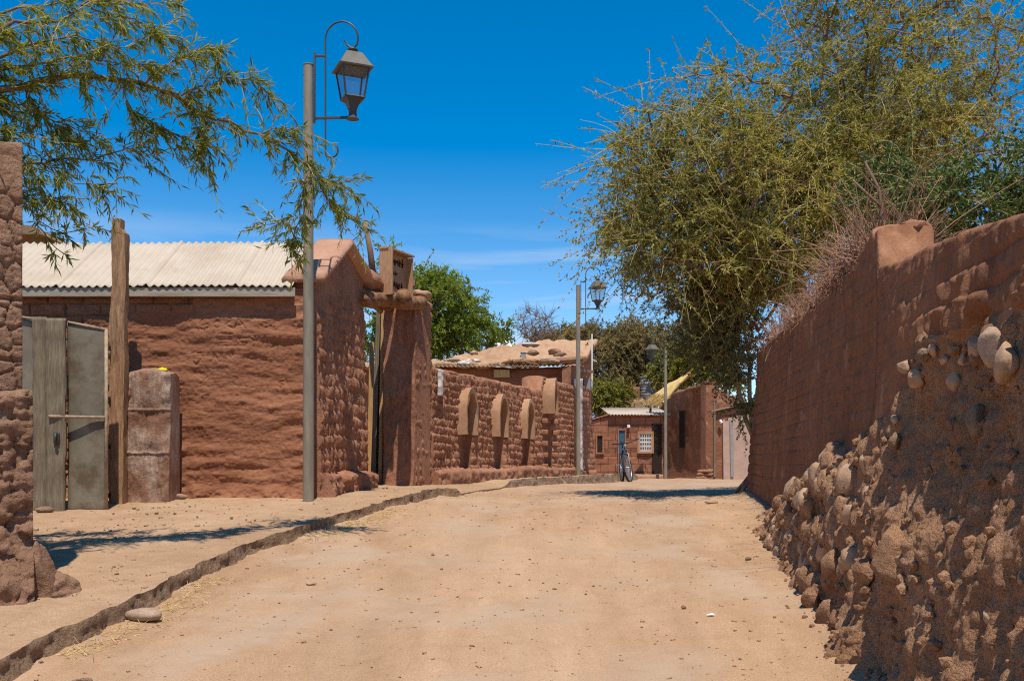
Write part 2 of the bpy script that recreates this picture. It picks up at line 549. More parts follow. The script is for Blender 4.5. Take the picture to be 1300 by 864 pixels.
M['adobe3'] = earth('weathered adobe', [(.165, .072, .037), (.245, .110, .056), (.33, .155, .083)], .9, 6, (1.5, 1.5, .8), bs=38, bstr=.55, bd=.01, spots=(3.0, .58, .75, (.42, .215, .12)))
M['oldmud'] = earth('eroded dark mud', [(.27, .135, .070), (.41, .22, .12), (.54, .32, .19)], 1.6, 10, bs=42, bstr=1.0, bd=.022)
M['nearmud'] = earth('dark incised mud', [(.19, .10, .06), (.30, .165, .10), (.43, .255, .165)], 2, 12, bs=48, bstr=1.0, bd=.016)
M['cobble'] = earth('river cobble', [(.30, .18, .105), (.42, .265, .165), (.52, .35, .225)], 3, 18, bs=80, bstr=.4, bd=.006)
M['cobble2'] = earth('grey cobble', [(.24, .152, .10), (.345, .23, .155), (.44, .31, .215)], 3, 22, bs=80, bstr=.4, bd=.006)
M['mudroof'] = earth('mud roof', [(.36, .20, .11), (.48, .29, .17), (.58, .38, .24)], 1.2, 9, bs=30, bstr=.8, bd=.02)
M['whitewash'] = earth('worn whitewash', [(.25, .135, .085), (.34, .215, .15), (.52, .41, .33)], 3, 16, (2.5, 2.5, .5), bs=50, bstr=.8, bd=.01, spots=(2.6, .44, .56, (.24, .12, .072)))
M['limewash'] = earth('white lime', [(.45, .36, .30), (.70, .65, .6), (.78, .75, .72)], 4, 20, bs=50, bstr=.6, bd=.01, spots=(5, .56, .62, (.30, .16, .10)))
M['wood'] = plain('weathered post', (.34, .195, .105), .9, var=.45, scale=9, bstr=1.0, bscale=26, spec=.05, stretch=(6, 6, .8), col2=(.17, .10, .06), lo=.5, hi=.7)
M['plank'] = plain('grey boards', (.22, .172, .115), .85, var=.35, scale=14, bstr=.6, bscale=30, spec=.1, stretch=(7, 7, .5), col2=(.15, .115, .08))
M['pinewood'] = plain('yellow pine', (.50, .29, .12), .7, var=.25, scale=14, bstr=.3, spec=.2, stretch=(6, 6, .6))
M['logs'] = plain('old logs', (.32, .165, .085), .85, var=.4, scale=12, bstr=.8, bscale=30, spec=.1, stretch=(2, 2, 4), col2=(.14, .075, .04))
M['signwood'] = plain('sign board', (.42, .235, .125), .75, var=.25, scale=10, bstr=.3, spec=.15, stretch=(4, 4, 1))
M['sheet'] = plain('painted sheet metal', (.185, .158, .112), .6, var=.22, scale=5, bstr=.2, bscale=10, spec=.25, col2=(.12, .085, .05), lo=.52, hi=.64)
M['sheetrust'] = plain('sheet rim', (.34, .25, .17), .7, var=.3, scale=25, spec=.2)
M['corrugated'] = plain('pale corrugated iron', (.49, .405, .31), .6, var=.08, scale=3, bstr=0, spec=.2, col2=(.42, .32, .23), lo=.48, hi=.72)
M['fascia'] = plain('grey fascia board', (.33, .28, .21), .8, var=.25, scale=8, bstr=.4, spec=.1, stretch=(.6, 6, 6))
M['pole'] = plain('grey painted pole', (.23, .19, .135), .55, var=.2, scale=9, bstr=.1, spec=.4, stretch=(2, 2, .5), col2=(.29, .25, .2), lo=.5, hi=.7)
M['iron'] = plain('black iron', (.045, .045, .042), .5, var=.2, spec=.4)
M['lampcap'] = plain('dusty lamp roof', (.14, .125, .10), .65, var=.2, scale=14, spec=.3)
M['dark'] = plain('dark opening', (.035, .022, .016), .9, var=.2, spec=.1)
M['blue'] = plain('blue door paint', (.03, .10, .17), .6, var=.2, spec=.3)
M['white'] = plain('white paint', (.74, .70, .64), .7, var=.08, spec=.2)
M['rubber'] = plain('tyre rubber', (.03, .03, .03), .8, var=.2, spec=.2)
M['steel'] = plain('bare metal', (.45, .45, .45), .35, metal=.9, var=.1)
M['frameblack'] = plain('bike enamel', (.035, .035, .04), .35, var=.1, spec=.5)
M['black'] = plain('black plastic', (.025, .025, .027), .45, var=.2, spec=.4)
M['grey'] = plain('grey box', (.30, .28, .25), .6, var=.15, spec=.3)
M['yellow'] = plain('yellow cloth', (.75, .55, .02), .8, var=.2, spec=.1)
M['red'] = plain('red paint', (.5, .03, .02), .5, var=.15, spec=.3)
M['paper'] = plain('white scrap', (.8, .79, .77), .7, var=.05, spec=.2)
M['thatch'] = plain('straw thatch', (.66, .46, .19), .9, var=.3, scale=18, bstr=.9, bscale=40, spec=.05, stretch=(5, 1, 5), col2=(.60, .40, .15))
M['tank'] = plain('dark tank plastic', (.15, .14, .13), .5, var=.15, spec=.4, col2=(.30, .28, .25))
M['pinkdoor'] = plain('faded pink door', (.50, .33, .25), .7, var=.12, scale=5, spec=.2)
M['ink'] = plain('burnt lettering', (.06, .03, .02), .9, var=.2, spec=.05)
M['rockfar'] = plain('haze tinted far rock', (.16, .22, .36), .95, var=.2, scale=.01, spec=.05)  # blue of distance haze painted into the mountains' base colour
M['bark'] = plain('grey brown bark', (.19, .125, .08), .95, var=.4, scale=14, bstr=.8, bscale=40, spec=.05, stretch=(3, 3, 1))
M['palebark'] = plain('pale bark', (.40, .31, .185), .9, var=.3, scale=16, bstr=.5, spec=.05, stretch=(3, 3, 1))
M['straw'] = plain('straw twigs', (.50, .36, .16), .9, var=.35, scale=6, spec=.1)
M['drybrush'] = plain('dry red twigs', (.48, .27, .17), .95, var=.4, scale=7, spec=.05)
M['deadbark'] = plain('dead wood', (.20, .13, .09), .95, var=.3, scale=6, spec=.05)
M['leaf_left'] = leafmat('narrow leaves', [(.09, .14, .014), (.19, .24, .024), (.30, .32, .04), (.38, .34, .07), (.15, .21, .03)], .5)
M['leaf_big'] = leafmat('small olive leaves', [(.14, .165, .022), (.26, .265, .04), (.38, .34, .065), (.48, .40, .12), (.18, .21, .03)], .45)
M['leaf_grey'] = leafmat('grey olive leaves', [(.09, .10, .035), (.17, .165, .07), (.24, .22, .10), (.13, .135, .05)], .35)
M['leaf_green'] = leafmat('fresh green leaves', [(.13, .20, .018), (.24, .31, .032), (.33, .38, .05), (.17, .25, .024)], .5)
M['leaf_dark'] = leafmat('dark green leaves', [(.035, .07, .015), (.075, .13, .025), (.11, .16, .035), (.16, .19, .06)], .3)
M['leaf_brown'] = leafmat('brown feathery leaves', [(.16, .125, .04), (.24, .175, .065), (.30, .215, .09), (.13, .13, .035)], .3)
M['leaf_yellow'] = leafmat('yellow green leaves', [(.12, .14, .012), (.20, .20, .02), (.28, .24, .03), (.09, .12, .015)], .4)

M['strawbits'] = plain('yellow straw bits', (.62, .46, .18), .9, var=.2, spec=.1)
def glassmat(name, tint, alpha):
    m, nt, b, out = mat_new(name)
    tr = nd(nt, 'BsdfTransparent'); tr.inputs[0].default_value = (*tint, 1)
    b.inputs['Base Color'].default_value = (.35, .33, .3, 1); b.inputs['Roughness'].default_value = .12
    n = noise(nt, pos(nt), 14, 4, .6)
    mr = nd(nt, 'MapRange'); mr.inputs['To Min'].default_value = alpha * .6; mr.inputs['To Max'].default_value = alpha * 1.5
    nt.links.new(n, mr.inputs['Value'])
    mx = nd(nt, 'MixShader'); nt.links.new(mr.outputs[0], mx.inputs[0])
    nt.links.new(tr.outputs[0], mx.inputs[1]); nt.links.new(b.outputs[0], mx.inputs[2]); nt.links.new(mx.outputs[0], out.inputs[0])
    return m
M['glass'] = glassmat('dusty lamp glass', (.80, .86, .88), .10)

def brushmat(name, cols):
    m, nt, b, out = mat_new(name)
    g = nt.nodes.new('ShaderNodeNewGeometry')
    c = ramp(nt, g.outputs['Random Per Island'], [(i / (len(cols) - 1), c) for i, c in enumerate(cols)])
    nt.links.new(c, b.inputs['Base Color']); b.inputs['Roughness'].default_value = .95; b.inputs['Specular IOR Level'].default_value = .05
    return m
M['drybrush'] = brushmat('tangled dry twigs', [(.15, .08, .05), (.30, .16, .10), (.42, .23, .14), (.22, .14, .10), (.36, .19, .12), (.18, .10, .07)])

def blockmat(name, cols, sx, sz, ang):
    """mud blocks: an earth colour with recessed joints, laid along a wall at angle ang"""
    m = earth(name, cols, 1.0, 8, bs=40, bstr=.5, bd=.012)
    nt = m.node_tree; b = [n for n in nt.nodes if n.type == 'BSDF_PRINCIPLED'][0]
    g = nt.nodes.new('ShaderNodeNewGeometry'); sp = nd(nt, 'SeparateXYZ'); nt.links.new(g.outputs['Position'], sp.inputs[0])
    a1 = nd(nt, 'Math', operation='MULTIPLY'); a1.inputs[1].default_value = math.cos(ang); nt.links.new(sp.outputs[0], a1.inputs[0])
    a2 = nd(nt, 'Math', operation='MULTIPLY'); a2.inputs[1].default_value = math.sin(ang); nt.links.new(sp.outputs[1], a2.inputs[0])
    a3 = nd(nt, 'Math', operation='ADD'); nt.links.new(a1.outputs[0], a3.inputs[0]); nt.links.new(a2.outputs[0], a3.inputs[1])
    cb = nd(nt, 'CombineXYZ'); nt.links.new(a3.outputs[0], cb.inputs[0]); nt.links.new(sp.outputs[2], cb.inputs[1])
    nz = nd(nt, 'TexNoise'); nz.inputs['Scale'].default_value = 3.0
    nt.links.new(cb.outputs[0], nz.inputs['Vector'])
    ad = nd(nt, 'VectorMath', operation='MULTIPLY_ADD'); ad.inputs[1].default_value = (.05, .05, 0)
    nt.links.new(nz.outputs['Color'], ad.inputs[0]); nt.links.new(cb.outputs[0], ad.inputs[2])
    br = nd(nt, 'TexBrick'); br.inputs['Scale'].default_value = 1.0
    br.inputs['Brick Width'].default_value = sx; br.inputs['Row Height'].default_value = sz
    br.inputs['Mortar Size'].default_value = .012; br.inputs['Mortar Smooth'].default_value = .4
    br.inputs['Color1'].default_value = (1, 1, 1, 1); br.inputs['Color2'].default_value = (.72, .72, .72, 1); br.inputs['Mortar'].default_value = (.5, .46, .42, 1)
    nt.links.new(ad.outputs[0], br.inputs['Vector'])
    old = b.inputs['Base Color'].links[0].from_socket
    nt.links.new(mixc(nt, 1.0, old, br.outputs['Color'], 'MULTIPLY'), b.inputs['Base Color'])
    inv = nd(nt, 'Math', operation='SUBTRACT'); inv.inputs[0].default_value = 1; nt.links.new(br.outputs['Fac'], inv.inputs[1])
    prev = b.inputs['Normal'].links[0].from_socket
    bump(nt, b, inv.outputs[0], .8, .02, prev)
    return m
M['blocks'] = blockmat('red mud blocks', [(.27, .105, .058), (.36, .15, .085), (.44, .20, .12)], .42, .22, 0.0)

# ------------------------------------------------------------------ ground, road, sidewalk, kerb
def grid_sheet(name, xs, ys, zf, mat, kind='structure'):
    X, Y = np.meshgrid(xs, ys, indexing='ij')
    Z = zf(X, Y)
    V = np.stack([X, Y, Z], -1).reshape(-1, 3)
    m = len(ys); i = np.arange(len(xs) - 1)[:, None] * m; j = np.arange(m - 1)[None, :]
    a = (i + j).ravel(); q = np.stack([a, a + m, a + m + 1, a + 1], 1)
    return tag(mesh_np(name, V, q, mat, None, True), kind=kind)

def far_sum(Y): return road_z(np.clip(Y, -60, 100))

grid_sheet('ground', np.concatenate([np.linspace(-4000, -60, 20), np.linspace(-50, 50, 51), np.linspace(60, 4000, 20)]),
           np.concatenate([np.linspace(-400, -60, 8), np.linspace(-50, 60, 90), np.linspace(70, 6000, 30)]),
           lambda X, Y: far_sum(Y) - .32 + .03 * fbm(X * .3, Y * .3, 0, 3, 3), M['walk'])

def px_ground(px, py):
    """where the sight line through a photo pixel meets the road"""
    d = np.linspace(2.5, 40, 6000)
    z = EYE - (py - HZ) / F * d
    i = int(np.argmax(z <= road_z(d)))
    return XZ(px, d[i]), d[i]
_k = [px_ground(*p) for p in ((-40, 884), (20, 858), (90, 822), (160, 787), (250, 741), (300, 716), (330, 704), (360, 695), (420, 674), (480, 655), (530, 640), (560, 631))]
_ky = [0.0, 2.0] + [p[1] for p in _k] + [10.9, 11.5, 12.4, 13.4, 14.0, 15.0, 18.2, 23.5, 25.6, 26.4]
_kx = [-2.75, -2.5] + [p[0] for p in _k] + [-.62, -.56, -.40, -.16, -.02, .36, 1.44, 2.86, 3.2, 3.2]
_ky, _kx = np.array(_ky), np.array(_kx)
def kerb_x(y): return np.interp(y, _ky, _kx) + .018 * fbm(np.asarray(y) * 3.1, 0, 0, 3, 31) + .014 * vn(np.asarray(y) * 11, 3, 0, 32)
def road_relief(X, Y):
    base = road_z(Y)
    und = .012 * fbm(X * .9, Y * .5, 0, 3, 21) + .006 * fbm(X * 4, Y * 3, 0, 3, 22)
    fine = .005 * fbm(X * 9, Y * 9, 0, 4, 23) + .0035 * np.maximum(0, vn(X * 21, Y * 21, 0, 24) - .2)
    # shallow wheel tracks that follow the bend
    cx = np.interp(Y, [0, 4, 9, 14, 20, 30], [-.3, -.2, .5, 1.4, 2.6, 4.0])
    tr = -.022 * (np.exp(-((X - cx + .65) / .22) ** 2) + np.exp(-((X - cx - .65) / .22) ** 2))
    # drifted earth piled against the right-hand wall
    xr = .85 + .155 * Y
    drift = .07 * np.exp(-np.maximum(0, xr + .02 - X) / .14) * (Y < 11.2)
    kd = X - kerb_x(Y)
    silt = .045 * np.exp(-np.maximum(0, kd) / .16) * (.6 + .6 * vn(Y * 1.3, 0, 0, 25)) * (kd > -.1) * (Y < 10.8)
    return base + und + fine + tr + drift + np.maximum(0, silt)
xs = np.concatenate([np.linspace(-6, -2.4, 24, endpoint=False), np.arange(-2.4, 3.0, .021), np.linspace(3.0, 12, 60)])
ys = np.concatenate([np.linspace(-6, 2, 24, endpoint=False), np.arange(2, 10.5, .021), np.arange(10.5, 30, .12), np.linspace(30, 60, 30)])
road_o = grid_sheet('road', xs, ys, road_relief, M['road'])
# compacted wheel paths: worn, slightly greyer earth, stored as an attribute of the road
Xw, Yw = np.meshgrid(xs, ys, indexing='ij')
cx = np.interp(Yw, [0, 4, 9, 14, 20, 30], [-.3, -.2, .5, 1.4, 2.6, 4.0]) + .10 * vn(Yw * .35, 0, 0, 27)
wear = 0
for off, wd, am in ((-.62, .16, .9), (.66, .17, .9), (-1.05, .10, .45), (.25, .10, .4), (1.0, .12, .4)):
    wear = wear + am * np.exp(-((Xw - cx - off) / wd) ** 2) * np.clip(.55 + .6 * fbm(Xw * 2.5, Yw * .7, off, 3, 28), 0, 1.2)
at_ = road_o.data.attributes.new('wear', 'FLOAT', 'POINT'); at_.data.foreach_set('value', np.clip(wear, 0, 1).astype(np.float32).ravel())
_nt = M['road'].node_tree; _b = [n for n in _nt.nodes if n.type == 'BSDF_PRINCIPLED'][0]
_a = nd(_nt, 'Attribute'); _a.attribute_name = 'wear'
_m = nd(_nt, 'Math', operation='MULTIPLY'); _m.inputs[1].default_value = .55; _nt.links.new(_a.outputs['Fac'], _m.inputs[0])
_nt.links.new(mixc(_nt, _m.outputs[0], _b.inputs['Base Color'].links[0].from_socket, (.335, .222, .142)), _b.inputs['Base Color'])

def kerb_h(y):    # 1 where the kerb stands, 0 across the dropped driveway
    return 1 - sstep(10.7, 11.4, y) * (1 - sstep(13.5, 14.1, y))
ysw = np.concatenate([np.arange(0, 12, .035), np.arange(12, 26.4, .07)])
tt = np.concatenate([np.linspace(0, 1, 60) ** 1.0 * .55, .55 + np.linspace(0.01, 1, 80) * .45])
ex = kerb_x(ysw)
xl = np.full(len(ysw), -9.0)
Xs = xl[:, None] + (ex - xl)[:, None] * (1 - (1 - tt[None, :]) ** 1.9)
Ys = np.repeat(ysw[:, None], len(tt), 1)
edge = ex[:, None] - Xs
hk = kerb_h(Ys)
hs = walk_z(Ys) + .010 * fbm(Xs * 1.2, Ys * 1.2, 0, 3, 41) + .006 * fbm(Xs * 7, Ys * 7, 0, 3, 42) + .003 * fbm(Xs * 22, Ys * 22, 0, 2, 43)
low = np.minimum(hs, road_z(Ys) + .012)
w = np.exp(-edge / .35) * (1 - hk)
Zs = hs * (1 - w) + low * w + .006 * np.exp(-edge / .06) * hk * (1 + .6 * fbm(Xs * 6, Ys * 6, 0, 2, 44))
V = np.stack([Xs, Ys, Zs], -1).reshape(-1, 3)
m_ = len(tt); i = np.arange(len(ysw) - 1)[:, None] * m_; j = np.arange(m_ - 1)[None, :]
a = (i + j).ravel(); q = np.stack([a, a + 1, a + m_ + 1, a + m_], 1)
tag(mesh_np('sidewalk', V, q, M['walk'], None, True), kind='structure')
# kerb face: broken concrete between the sidewalk's edge and the road
nz_ = 9
yk = np.arange(0, 26.4, .018); exk = kerb_x(yk); hkk = kerb_h(yk)
topz = np.interp(yk, ysw, Zs[:, -1]) + .004
botz = road_z(yk) - .06
t = np.linspace(0, 1, nz_)
Zk = topz[:, None] + (botz - topz)[:, None] * t[None]
Xk = exk[:, None] + (.004 + .011 * fbm(yk[:, None] * 7, Zk * 14, 0, 4, 51) + .05 * t[None] ** 2 + .007 * vn(yk[:, None] * 30, Zk * 40, 0, 53)) * np.where(t[None] == 0, .25, 1) * (.3 + .7 * hkk[:, None])
Yk = np.repeat(yk[:, None], nz_, 1)
V = np.stack([Xk, Yk, Zk], -1).reshape(-1, 3)
i = np.arange(len(yk) - 1)[:, None] * nz_; j = np.arange(nz_ - 1)[None, :]
a = (i + j).ravel(); q = np.stack([a, a + 1, a + nz_ + 1, a + nz_], 1)
tag(mesh_np('kerb', V, q, M['kerb'], None, True), kind='structure')

def surf_z(x, y):
    if x < float(kerb_x(y)) - .02: return float(walk_z(y))
    return float(road_relief(np.array(x), np.array(y)))

# loose grit
def grit(name, n, xr, yr, r0, r1, mat, seed, cond):
    rg = np.random.default_rng(seed)
    V0, F0 = ico(1); Vs, Fs = [], []
    k = 0
    while k < n:
        y = yr[0] + (yr[1] - yr[0]) * rg.random() ** 1.5; x = rg.uniform(*xr)
        if not cond(x, y): continue
        r = r0 + (r1 - r0) * rg.random() ** 4
        z = surf_z(x, y) + r * .25
        W = V0 * np.array([r * rg.uniform(.8, 1.6), r * rg.uniform(.7, 1.2), r * .7]) * (1 + .25 * rg.normal(size=(len(V0), 1)) * .6)
        W = W @ rot_np(0, 0, rg.uniform(0, 6)).T + np.array([x, y, z])
        Vs.append(W); Fs.append(F0 + k * len(V0)); k += 1
    tag(mesh_np(name, np.concatenate(Vs), np.concatenate(Fs), mat, None, False), kind='stuff')
grit('road_gravel', 1500, (-2.4, 2.4), (3.6, 13), .003, .013, M['road'], 5, lambda x, y: float(kerb_x(y)) + .03 < x < .85 + .155 * y)
grit('road_pebbles', 420, (-2.4, 2.4), (3.6, 12), .004, .012, M['kerb'], 8, lambda x, y: float(kerb_x(y)) + .03 < x < .85 + .155 * y)
grit('sidewalk_gravel', 1100, (-3.6, -.7), (4.5, 11), .004, .018, M['walk'], 6, lambda x, y: x < float(kerb_x(y)) - .05 and not (y > 9.2 and x < -1.5))

# dry straw caught along the kerb's foot
rg = np.random.default_rng(12); k = 1500
yy = 3.9 + 5.5 * rg.random(k); xx = np.array([float(kerb_x(a)) for a in yy]) + .04 + np.abs(rg.normal(size=k)) * .10
keep = vn(yy * 1.7, 3, 0, 61) > -.05; yy, xx = yy[keep], xx[keep]; k = len(yy)
S = np.stack([xx, yy, [float(road_relief(np.array(a), np.array(c))) + .002 for a, c in zip(xx, yy)]], 1)
Dd = rg.normal(size=(k, 3)); Dd[:, 2] = .12
_straw = (S, Dd, k)
# named loose stones
def loose(name, label, cat, px, py, r, mat, rz=0.0, seed=1, rough=.12, sink=.75, facet=0.0, group=None):
    x, y = px_ground(px, py)
    if x < float(kerb_x(y)):          # on the raised sidewalk
        d = np.linspace(2.5, 20, 4000); z = EYE - (py - HZ) / F * d
        y = float(d[int(np.argmax(z <= walk_z(d)))]); x = XZ(px, y)
    o = rock(name, (0, 0, 0), r, mat, (0, 0, 0), 3, rough, seed, None, facet)
    o.location = (x, y, surf_z(x, y) + r[2] * sink); o.rotation_euler = (0, 0, rz)
    return tag(o, label, cat, group)
loose('stone', 'large smooth flat oblong stone lying at the foot of the kerb', 'stone', 183, 789, (.098, .062, .038), M['cobble2'], R(-12), 4, .10)
loose('stone', 'small reddish stone on the road right of the kerb beside a twig shadow', 'stone', 395, 742, (.032, .02, .013), M['cobble'], .3, 9, .2, facet=.3)
loose('stone', 'dark brown lump lying in the middle of the sandy road', 'stone', 868, 773, (.013, .012, .012), M['oldmud'], .3, 19, .2)
loose('stone', 'pale flat stone by the foot of the house wall, left of two', 'stone', 228, 633, (.085, .05, .028), M['cobble2'], .1, 12, .12)
loose('stone', 'tan flat stone by the foot of the house wall, right of two', 'stone', 247, 630, (.055, .04, .026), M['cobble'], .4, 14, .12)
loose('stone', 'dark stone wedged under the bottom corner of the sheet metal gate', 'stone', 57, 650, (.07, .045, .03), M['kerb'], .2, 15, .15)
loose('stone', 'small dark stone at the edge of the tree shade by the cobble wall', 'stone', 950, 713, (.025, .018, .012), M['kerb'], .5, 16, .2)
loose('stone', 'flat pale stone lying on the road near the tree roots', 'stone', 903, 640, (.07, .03, .02), M['cobble'], .1, 17, .2)
loose('bark_chip', 'dark curled piece of bark at the bottom edge of the road', 'bark', 106, 863, (.035, .013, .012), M['kerb'], .2, 18, .4)
mb = MB(); mb.add([(-.022, -.01, 0), (.004, -.015, .004), (.024, -.004, .001), (.012, .012, .009), (-.014, .009, .003)], [(0, 1, 2, 3, 4)])
o = mb.build('paper_scrap', M['paper']); md = o.modifiers.new('thick', 'SOLIDIFY'); md.thickness = .0015
x, y = px_ground(902, 784); o.location = (x, y, surf_z(x, y) + .006)
tag(o, 'small white scrap of paper lying on the sandy road', 'litter')

S, Dd, k = _straw
V, q = twig_mesh(twig_sets(S, Dd, rg.uniform(.02, .06, k), np.full(k, .1), rg, 4, .3), .0016, .0008)
tag(mesh_np('dry_straw', V, q, M['strawbits'], None, False), kind='stuff')
# ------------------------------------------------------------------ sky, sun, camera
SUN = Vector((.11, -1.0, 0)).normalized() * math.cos(R(68)) + Vector((0, 0, math.sin(R(68))))
wd = bpy.data.worlds.new('World'); scene.world = wd; wd.use_nodes = True
nt = wd.node_tree; nt.nodes.clear()
out = nd(nt, 'OutputWorld'); bg = nd(nt, 'Background'); bg.inputs[1].default_value = .1
sky = nd(nt, 'TexSky'); sky.sky_type = 'NISHITA'; sky.sun_disc = False
sky.sun_elevation = R(68); sky.sun_rotation = math.atan2(.11, -1.0); sky.altitude = 2400; sky.air_density = 1.0; sky.dust_density = .8; sky.ozone_density = 2.5
hs_ = nd(nt, 'HueSaturation'); hs_.inputs['Saturation'].default_value = SKY_SAT; hs_.inputs['Value'].default_value = SKY_VAL; hs_.inputs['Hue'].default_value = SKY_HUE
nt.links.new(sky.outputs[0], hs_.inputs['Color'])
tc0 = nd(nt, 'TexCoord'); sp0 = nd(nt, 'SeparateXYZ'); nt.links.new(tc0.outputs['Generated'], sp0.inputs[0])
mr0 = nd(nt, 'MapRange'); mr0.inputs['From Min'].default_value = .03; mr0.inputs['From Max'].default_value = .32; mr0.inputs['To Min'].default_value = SKY_SAT * .74; mr0.inputs['To Max'].default_value = SKY_SAT
nt.links.new(sp0.outputs[2], mr0.inputs['Value']); nt.links.new(mr0.outputs[0], hs_.inputs['Saturation'])
# thin streaks of cloud low in the sky
tc = nd(nt, 'TexCoord'); mp = nd(nt, 'Mapping'); mp.inputs['Scale'].default_value = (1.6, 1.6, 16); mp.inputs['Location'].default_value = (.4, .2, .35)
nt.links.new(tc.outputs['Generated'], mp.inputs[0])
cn = noise(nt, mp.outputs[0], 2.2, 5, .55, .3)
cf = ramp(nt, cn, [(.50, (0,)*3), (.68, (1,)*3)])
sp = nd(nt, 'SeparateXYZ'); nt.links.new(tc.outputs['Generated'], sp.inputs[0])
band = ramp(nt, sp.outputs[2], [(.05, (.1,)*3), (.11, (.6,)*3), (.17, (.55,)*3), (.235, (0,)*3)])
mm = nd(nt, 'Math', operation='MULTIPLY'); nt.links.new(cf, mm.inputs[0]); nt.links.new(band, mm.inputs[1])
cc = mixc(nt, mm.outputs[0], hs_.outputs[0], (6.4, 7.2, 8.2))
nt.links.new(cc, bg.inputs[0]); nt.links.new(bg.outputs[0], out.inputs[0])

sl = bpy.data.lights.new('sun', 'SUN'); sl.energy = SUN_E; sl.angle = R(.53); sl.color = (1, .93, .82)
so = bpy.data.objects.new('sun', sl); COL.objects.link(so); so.rotation_euler = SUN.to_track_quat('Z', 'Y').to_euler(); so.location = (0, -5, 20)
cam = bpy.data.cameras.new('camera'); cam.sensor_width = 36; cam.lens = F / 1300 * 36; cam.clip_end = 20000; cam.clip_start = .05
cam.shift_y = (HZ - 432) / 1300
co = bpy.data.objects.new('camera', cam); COL.objects.link(co); co.location = (0, 0, EYE); co.rotation_euler = (R(90), 0, 0)
scene.camera = co
scene.view_settings.view_transform = 'Standard'; scene.view_settings.look = 'None'; scene.view_settings.exposure = EXPO; scene.view_settings.gamma = 1
scene.view_settings.use_curve_mapping = False
scene.cycles.use_denoising = DENOISE
scene.cycles.use_adaptive_sampling = False
scene.cycles.filter_width = 1.15
scene.cycles.sample_clamp_indirect = 6
scene.cycles.max_bounces = 6; scene.cycles.transparent_max_bounces = 12
scene.cycles.caustics_reflective = False; scene.cycles.caustics_refractive = False

# far mountains
xs = np.linspace(-2600, 2600, 160); ys = np.linspace(0, 1, 14)
def ridge(x): return 250 + 90 * fbm(x * .0016, 1.3, 0, 5, 61) + 170 * np.exp(-((x - 60) / 260) ** 2) 
Xm, Tm = np.meshgrid(xs, ys, indexing='ij')
V = np.stack([Xm, 3000 + 900 * Tm - 900 * (1 - Tm) * 0, EYE - 120 + ridge(Xm) * np.sin(Tm * PI) * (1 + .1 * fbm(Xm * .006, Tm * 6, 0, 4, 62))], -1).reshape(-1, 3)
i = np.arange(len(xs) - 1)[:, None] * 14; j = np.arange(13)[None]
a = (i + j).ravel(); q = np.stack([a, a + 14, a + 15, a + 1], 1)
tag(mesh_np('mountains', V, q, M['rockfar'], None, True), kind='structure')
# ------------------------------------------------------------------ near-left wall end
t = thing('adobe_wall', 'rough mud wall end with scratched cracked plaster, at the left edge by the metal gate', 'wall', loc=(-2.9, 5.3, road_z(5.3)))
def at(o, parent):            # keep a mesh built in world coordinates in place under its Empty
    o.parent = parent
    o.matrix_parent_inverse = Matrix.Translation(parent.location).inverted() if parent.rotation_euler.z == 0 else (Matrix.Translation(parent.location) @ parent.rotation_euler.to_matrix().to_4x4()).inverted()
    return o
def seg_dist(U, Z, segs, w):
    best = np.full(U.shape, 9.0)
    for (x0, y0, x1, y1) in segs:
        m = (U > min(x0, x1) - 4*w) & (U < max(x0, x1) + 4*w) & (Z > min(y0, y1) - 4*w) & (Z < max(y0, y1) + 4*w)
        if not m.any(): continue
        u, z = U[m], Z[m]; dx, dy = x1 - x0, y1 - y0; L2 = max(1e-9, dx*dx + dy*dy)
        s = np.clip(((u - x0)*dx + (z - y0)*dy) / L2, 0, 1)
        best[m] = np.minimum(best[m], np.hypot(u - x0 - s*dx, z - y0 - s*dy))
    return best
def carve(U, Z, polys, w):
    segs = [(a[0], a[1], b[0], b[1]) for p in polys for a, b in zip(p[:-1], p[1:])]
    return np.exp(-(seg_dist(U, Z, segs, w) / w) ** 2)

def h_near(U, Z):
    ux = U + .02 * vn(U * 8, Z * 8, 0, 71); zz = Z + .02 * vn(U * 8, Z * 8, 3, 72)
    f1, f2, cid = worley(ux * 11, zz * 8.5, 73)
    crack = np.exp(-((f2 - f1) / .10) ** 2)
    f1b, f2b, _ = worley(ux * 23 + 3, zz * 19, 74)
    c2 = np.exp(-((f2b - f1b) / .12) ** 2) * (cid > .35)
    line = sum(np.exp(-((Z - z0 - .015 * vn(U * 7, z0, 0, 75)) / .010) ** 2) for z0 in (1.95, 2.28))
    zt_mask = 1 - sstep(2.75, 2.95, Z)
    return (-.020 * crack - .008 * c2) * (.25 + .75 * zt_mask) - .022 * line + .010 * (cid - .5) + .012 * fbm(U * 6, Z * 6, 0, 4, 76) + .03 * fbm(U * 1.5, Z * 1.5, 0, 2, 77)
o = relief('upper_wall', (-2.665 - 2.6 * math.cos(R(28)), 5.42 - 2.6 * math.sin(R(28))), (-2.665, 5.42), lambda u: np.full(u.shape, EYE + .1), lambda u: np.full(u.shape, ZZ(176, 5.4)), .009, h_near, .40, M['nearmud'], None, 1, .045, seed=3)
at(o, t)
def h_near2(U, Z):
    zb = walk_z(5.3)
    f1, f2, cid = worley(U * 14 + .5 * vn(U*5, Z*5, 0, 80), Z * 13, 81)
    g1, g2, gid = worley(U * 26, Z * 24, 82)
    lump = np.sqrt(np.maximum(0, 1 - (f1 * 1.25) ** 2))
    flare = .17 * np.exp(-np.maximum(0, Z - zb) / .22)
    line = sum(np.exp(-((Z - z0 - .03 * vn(U * 4, z0, 0, 75)) / .02) ** 2) for z0 in (1.36, 1.08))
    return .040 * lump * (cid > .25) + .018 * np.sqrt(np.maximum(0, 1 - (g1 * 1.3) ** 2)) - .02 * line + .03 * fbm(U * 5, Z * 5, 0, 5, 83) + flare
